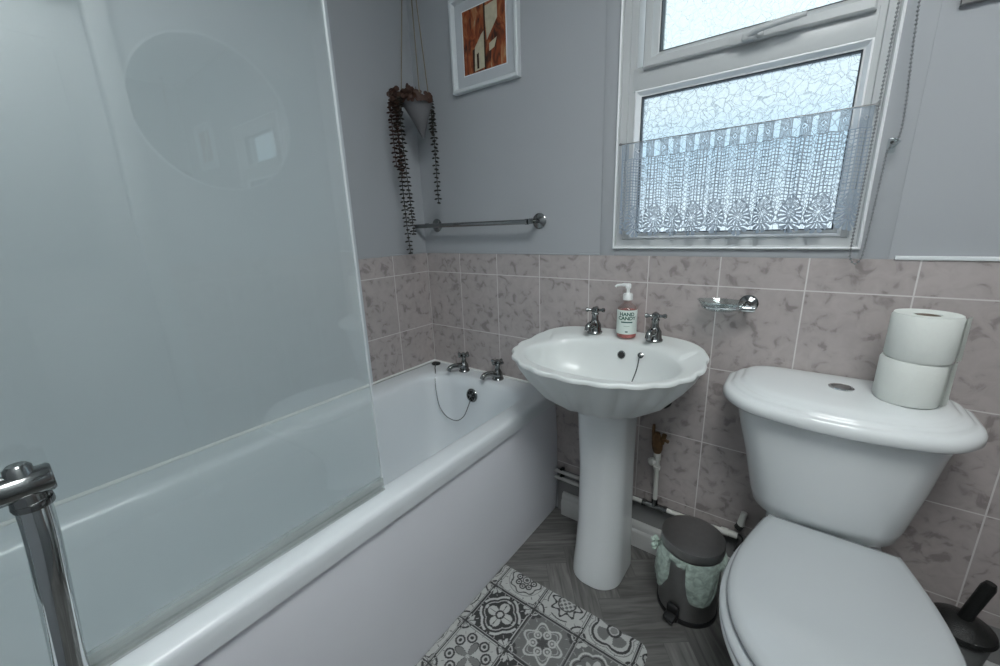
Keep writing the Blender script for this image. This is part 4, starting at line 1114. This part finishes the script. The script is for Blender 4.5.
# ------------------------------------------------------------------ bath mat on the floor
def bathmat():
    x0, x1, y0, y1 = .6900, 1.205, -1.15, -.378
    d = .0018
    nx, ny = int((x1-x0)/d), int((y1-y0)/d)
    gx = np.linspace(x0, x1, nx+1); gy = np.linspace(y0, y1, ny+1)
    X, Y = np.meshgrid(gx, gy, indexing='ij')
    P = .1545; ox, oy = .7165, -.470
    iu = np.floor((X-ox)/P).astype(int); iv = np.floor((Y-oy)/P).astype(int)
    u = ((X-ox)/P-iu)*2-1; v = ((Y-oy)/P-iv)*2-1
    typ = (iu*2+iv*3) % 5
    au, av = np.abs(u), np.abs(v); r = np.hypot(u, v); th = np.arctan2(v, u)
    def band(f, w): return np.abs(f) < w
    out = np.ones_like(X)*.95
    # corner ornament shared
    rc = np.hypot(1-au, 1-av); tc = np.arctan2(1-av, 1-au)
    corner = (rc < .34+.10*np.abs(np.sin(tc*4)))
    # 0: dark tile, white eight petal flower inside a quatrefoil
    quat = .72+.13*np.abs(np.cos(2*th))-.18*(np.abs(np.sin(2*th)) < .25)
    t0 = np.full_like(X, .05)
    t0[band(r-quat, .05)] = .95; t0[(r < .50*np.abs(np.cos(2*th))**.5+.06)] = .95; t0[band(r-.16, .035)] = .05
    t0[(r < .55) & (np.abs(np.sin(4*th)) < .16)] = .05; t0[band(r-(quat-.16), .025)] = .8
    t0[corner & (rc > .16)] = .9; t0[corner & band(np.sin(tc*5), .3)] = .05
    # 1: light tile, scrolls
    t1 = np.full_like(X, .88)
    for sx in (-1, 1):
        for sy in (-1, 1):
            for (a, b) in ((.30, .62), (.62, .30)):
                rr = np.hypot(u-sx*a, v-sy*b); aa = np.arctan2(v-sy*b, u-sx*a)
                t1[band(rr-.17, .035)] = .06; t1[rr < .07] = .06
    t1[(r < .55*np.abs(np.cos(2*th))**2+.02) & (r > .08)] = .35; t1[band(r-(.55*np.abs(np.cos(2*th))**2+.04), .028)] = .06
    t1[corner & band(rc-.30, .04)] = .06; t1[rc < .16] = .3
    # 2: grey tile, curled ring
    t2 = np.full_like(X, .30)
    lob = .66+.12*np.cos(6*th)
    t2[band(r-lob, .045)] = .95; t2[band(r-lob*.82, .02)] = .75
    for k in range(6):
        a = PI/3*k+PI/6; rr = np.hypot(u-.36*math.cos(a), v-.36*math.sin(a)); t2[band(rr-.13, .032)] = .95; t2[rr < .05] = .95
    t2[r < .20+.06*np.cos(6*th)] = .12; t2[corner & (rc > .05)] = .08; t2[corner & band(rc-.25, .03)] = .9
    # 3: light tile with spiky dark rosette
    t3 = np.full_like(X, .90)
    sp = .45+.20*np.abs(np.cos(4*th))**3
    t3[band(r-sp, .05)] = .05; t3[(r < .34) & (np.sin(u*26)*np.sin(v*26) > .1)] = .25; t3[band(r-.36, .03)] = .1
    t3[(rc < .48) & band(rc-.40, .035)] = .05; t3[rc < .20] = .25
    t3[band(r-.80, .025) & (np.abs(np.cos(2*th)) > .6)] = .1
    # 4: quatrefoil, grey hearts
    t4 = np.full_like(X, .90)
    q4 = .62+.22*np.abs(np.sin(2*th)); t4[band(r-q4, .05)] = .06; t4[(r < q4*.78) & (r > .18)] = .30
    t4[(r < .62) & (np.abs(np.cos(2*th)) > .88)] = .9; t4[band(r-.24, .04)] = .06; t4[r < .14] = .4
    t4[corner & band(rc-.22, .05)] = .06; t4[band(r-(q4+.13), .018)] = .35
    # 5: light tile, ring of small circles around a dark eye, scrolled corners
    t5 = np.full_like(X, .92)
    for k in range(8):
        a = PI/4*k; rr = np.hypot(u-.36*math.cos(a), v-.36*math.sin(a)); t5[band(rr-.115, .03)] = .08; t5[rr < .045] = .1
    t5[r < .19] = .15; t5[band(r-.11, .025)] = .95; t5[band(r-(.66+.05*np.cos(8*th)), .03)] = .10; t5[band(r-.78, .018)] = .45
    t5[(rc < .52) & band(rc-.30-.10*np.cos(tc*4), .035)] = .12; t5[rc < .13] = .3
    # 6: grey tile, lobed white outline and four pointed petals
    t6 = np.full_like(X, .26)
    l6 = .70+.10*np.abs(np.cos(4*th)); t6[band(r-l6, .04)] = .95; t6[band(r-l6*.86, .018)] = .05
    pt = .60*np.abs(np.cos(2*th))**1.5; t6[(r < pt)] = .9; t6[(r < pt*.62)] = .2; t6[r < .12] = .95
    t6[(r < .5*np.abs(np.sin(2*th))**3) & (r > .14)] = .75; t6[corner] = .92; t6[corner & band(rc-.20, .04)] = .08
    lay = {(0, 0): 5, (1, 0): 3, (2, 0): 4, (0, -1): 0, (1, -1): 2, (2, -1): 6, (0, -2): 1, (1, -2): 0, (2, -2): 5, (-1, 0): 4, (-1, -1): 3, (-1, -2): 5, (3, 0): 1, (3, -1): 0}
    for k in list(lay): typ = np.where((iu == k[0]) & (iv == k[1]), lay[k], typ)
    for k, tt in enumerate((t0, t1, t2, t3, t4, t5, t6)): out = np.where(typ == k, tt, out)
    out = np.where((np.abs(np.sin(th*8)) < .10) & (r > .86) & (r < .97), 1-out, out)
    out = np.where(band(np.maximum(au, av)-.93, .012), 1-out*.9, out)
    joint = (au > .972) | (av > .972)
    out[joint] = .05
    out = np.clip(out + .04*np.sin(X*900)*np.sin(Y*870), 0, 1)
    # round the far right corner
    rr_ = .035
    keep = np.ones(X.shape, bool)
    cx, cy = x1-rr_, y1-rr_
    keep &= ~((X > cx) & (Y > cy) & (np.hypot(X-cx, Y-cy) > rr_+.0005))
    Z = .0058 - .0035*np.clip((np.minimum.reduce([X-x0, x1-X, Y-y0, y1-Y]) < .003), 0, 1)
    vid = np.arange(X.size).reshape(X.shape)
    kc = keep[:-1, :-1] & keep[1:, :-1] & keep[1:, 1:] & keep[:-1, 1:]
    i, j = np.nonzero(kc)
    F = np.stack([vid[i, j], vid[i+1, j], vid[i+1, j+1], vid[i, j+1]], 1)
    V = np.stack([X.ravel(), Y.ravel(), Z.ravel()], 1)
    used = np.unique(F); rm = -np.ones(vid.size, int); rm[used] = np.arange(len(used))
    me = bpy.data.meshes.new('bath_mat'); me.from_pydata(V[used].tolist(), [], rm[F].tolist()); me.update()
    a = me.attributes.new('pat', 'FLOAT', 'POINT'); a.data.foreach_set('value', out.ravel()[used].astype(np.float32))
    bm = bmesh.new(); bm.from_mesh(me)
    ed = [e for e in bm.edges if e.is_boundary]; g = bmesh.ops.extrude_edge_only(bm, edges=ed)
    for v_ in [q for q in g['geom'] if isinstance(q, bmesh.types.BMVert)]: v_.co.z = .0008
    bm.to_mesh(me); bm.free()
    me.transform(Matrix.Translation((-.96, .76, -.0008)))
    o = obj('bath_mat', me, M['mat'], smooth=False); o.location = (.96, -.76, .0008)
    tag(o, 'black and white patterned tile-print mat lying along the bath', 'mat')
bathmat()

# ------------------------------------------------------------------ shower screen + rail
def screen():
    t = thing('shower_screen', 'frameless clear glass shower screen standing on the bath rim', 'shower screen', (.640, -1.25, .5525))
    o = Vector(t.location)
    bm = bmesh.new()
    # rounded free edge top corner; slim bevel
    box(bm, -.003, .003, -1.70-o.y, -.803-o.y, .020, 1.95-o.z, .001, 1)
    obj('glass_panel', bm, M['glass'], t, smooth=False)
    bm = bmesh.new()
    box(bm, -.0062, -.0034, -1.70-o.y, -.803-o.y, .002, .034, .001, 1)
    box(bm, .0034, .0062, -1.70-o.y, -.803-o.y, .002, .034, .001, 1)
    box(bm, -.0062, .0062, -1.70-o.y, -.803-o.y, .012, .0195, .001, 1)
    for dx in (-.010, .010): box(bm, min(0, dx), max(0, dx), -1.70-o.y, -.803-o.y, .001, .005, .0008, 1)
    obj('bottom_seal', bm, M['sealstrip'], t, smooth=False)
    bm = bmesh.new(); box(bm, -.0031, .0031, -.8035-o.y, -.8020-o.y, .020, 1.95-o.z, .0004, 1)
    obj('polished_edge', bm, M['trimw'], t, smooth=False)
    bm = bmesh.new(); box(bm, -.016, .016, -1.745-o.y, -1.70-o.y, .002, 1.955-o.z, .003, 2); obj('wall_profile', bm, M['chrome'], t)
screen()
def grab():
    L = Vector((.676, -1.345, .553))
    t = thing('grab_rail', 'polished chrome tubular rail with cross fitting at the near end of the bath', 'rail', L)
    def P(x, y, z): return Vector((x, y, z))-L
    bm = bmesh.new()
    tube(bm, smooth_path([P(.676, -1.329, .868), P(.678, -1.331, .82), P(.679, -1.336, .76), P(.678, -1.343, .68), P(.676, -1.349, .61), P(.675, -1.351, .553)], 6), .0165, 28)
    obj('post', bm, M['chrome'], t)
    bm = bmesh.new(); lathe(bm, [(.0165, 0), (.019, .001), (.0195, .004), (.019, .009), (.0165, .010)], P(.676, -1.3285, .8575), (0, 0, 1), 28)
    tube(bm, [P(.676, -1.380, .890), P(.676, -1.377, .890), P(.676, -1.308, .890), P(.676, -1.305, .890)], [.016, .0185, .0185, .016], 28)
    tube(bm, [P(.676, -1.331, .862), P(.676, -1.331, .914), P(.676, -1.331, .918)], [.0175, .0125, .009], 24)
    box(bm, .676-.004-L.x, .676+.004-L.x, -1.316-L.y, -1.310-L.y, .862-L.z, .880-L.z, .001)
    obj('cross_fitting', bm, M['dchrome'], t)
    bm = bmesh.new(); lathe(bm, [(0, 0), (.024, 0), (.0245, .004), (.018, .009), (.0145, .012), (0, .012)], P(.675, -1.351, .5528), (0, 0, 1), 28); obj('foot', bm, M['chrome'], t)
grab()

# ------------------------------------------------------------------ out of frame: mirror, door, added fill lamp
def mirror():
    t = thing('round_mirror', 'round frameless mirror on the wall above the toilet, seen reflected in the glass', 'mirror', (XR, -.50, 1.69))
    bm = bmesh.new(); lathe(bm, [(0, .0), (.300, 0), (.300, .006), (0, .006)], (-.001, 0, 0), (-1, 0, 0), 72); obj('mirror_glass', bm, M['mirror'], t)
    bm = bmesh.new(); n = 72
    rings = [[Vector((x, r*math.cos(2*PI*k/n), r*math.sin(2*PI*k/n))) for k in range(n)] for r, x in ((.300, -.001), (.308, -.001), (.308, -.010), (.300, -.010))]
    vs = [[bm.verts.new(p) for p in q] for q in rings]; vs.append(vs[0])
    for a, b in zip(vs[:-1], vs[1:]):
        for i in range(n): bm.faces.new((a[i], a[(i+1) % n], b[(i+1) % n], b[i]))
    obj('rim', bm, M['frame'], t)
mirror()
def door():
    bm = bmesh.new()
    box(bm, XR+.03, XR+.07, -1.655, -.865, .004, 1.995, .002)
    for z0, z1 in ((.15, .95), (1.10, 1.85)):
        for y0, y1 in ((-1.56, -1.30), (-1.22, -.96)): box(bm, XR+.022, XR+.03, y0, y1, z0, z1, .006)
    d = struct('door_1', bm, M['door'])
    bm = bmesh.new(); lathe(bm, [(0, 0), (.026, 0), (.026, .006), (.010, .010), (.009, .045), (0, .046)], (XR+.028, -1.60, 1.0), (-1, 0, 0), 20)
    tube(bm, [(XR-.012, -1.60, 1.0), (XR-.014, -1.49, 1.0)], .009, 12); obj('door_handle', bm, M['chrome'], d)
    bm = bmesh.new()
    box(bm, XR-.014, XR, -.86, -.795, 0, 2.06, .003); box(bm, XR-.014, XR, -1.725, -1.66, 0, 2.06, .003); box(bm, XR-.014, XR, -1.66, -.86, 2.0, 2.06, .003)
    struct('trim_10', bm, M['door'], 'white door architrave')
door()
def lamp():
    t = thing('added_fill_light', 'added square ceiling panel near the door, unseen fill light', 'added fill light', (1.60, -1.25, ZC))  # unseen panel added to fill the room with light
    bm = bmesh.new(); box(bm, -.32, .32, -.32, .32, -.030, 0, .004); obj('lamp_frame', bm, M['trimw'], t)
    bm = bmesh.new(); box(bm, -.305, .305, -.305, .305, -.034, -.0305, .001, 1); obj('diffuser', bm, M['lamp'], t)
    return t
LS = 19.0
lamp(); M['lamp'].node_tree.nodes['Principled BSDF'].inputs['Emission Strength'].default_value = LS

# ------------------------------------------------------------------ daylight
w = bpy.data.worlds.new('World'); bpy.context.scene.world = w; w.use_nodes = True
nt = w.node_tree; L = nt.links.new
bg = nt.nodes['Background']; tc = nt.nodes.new('ShaderNodeTexCoord'); sp = nt.nodes.new('ShaderNodeSeparateXYZ'); L(tc.outputs['Generated'], sp.inputs[0])
cr = nt.nodes.new('ShaderNodeValToRGB'); e = cr.color_ramp.elements
e[0].position = .0; e[0].color = (.80, .92, 1.0, 1); e[1].position = 1; e[1].color = (.72, .79, .80, 1)
for p, c in ((.51, (.72, .80, .84, 1)), (.57, (.50, .66, .76, 1)), (.61, (.66, .75, .78, 1))):
    q = e.new(p); q.color = c
mr = nt.nodes.new('ShaderNodeMapRange'); mr.inputs[1].default_value = -1; mr.inputs[2].default_value = 1; L(sp.outputs[2], mr.inputs[0]); L(mr.outputs[0], cr.inputs[0])
L(cr.outputs[0], bg.inputs[0]); bg.inputs[1].default_value = 1.62

# ------------------------------------------------------------------ camera
F_, PITCH, ROLL, YAW = 401.4417, 14.7602, -2.02, 37.3761
CX, CY, CZ = 1.4207, -1.3168, 1.18
p_, r_, y_ = R(PITCH), R(ROLL), R(YAW)
fwd = Vector((-math.sin(y_)*math.cos(p_), math.cos(y_)*math.cos(p_), -math.sin(p_)))
right = Vector((math.cos(y_), math.sin(y_), 0)); up = right.cross(fwd)
r2 = right*math.cos(r_) + up*math.sin(r_); u2 = up*math.cos(r_) - right*math.sin(r_)
cam = bpy.data.cameras.new('Camera'); co = bpy.data.objects.new('Camera', cam); C.objects.link(co)
cam.sensor_width = 36; cam.sensor_fit = 'HORIZONTAL'; cam.lens = F_*36/1000; cam.clip_start = .02
co.matrix_world = Matrix(((r2.x, u2.x, -fwd.x, CX), (r2.y, u2.y, -fwd.y, CY), (r2.z, u2.z, -fwd.z, CZ), (0, 0, 0, 1)))
sc = bpy.context.scene; sc.camera = co
vs = sc.view_settings; vs.view_transform = 'Standard'; vs.look = 'None'; vs.gamma = 1; vs.use_curve_mapping = False; vs.exposure = 0.0
sc.cycles.use_denoising = True
sc.cycles.max_bounces = 10; sc.cycles.transparent_max_bounces = 16; sc.cycles.diffuse_bounces = 5; sc.cycles.glossy_bounces = 6
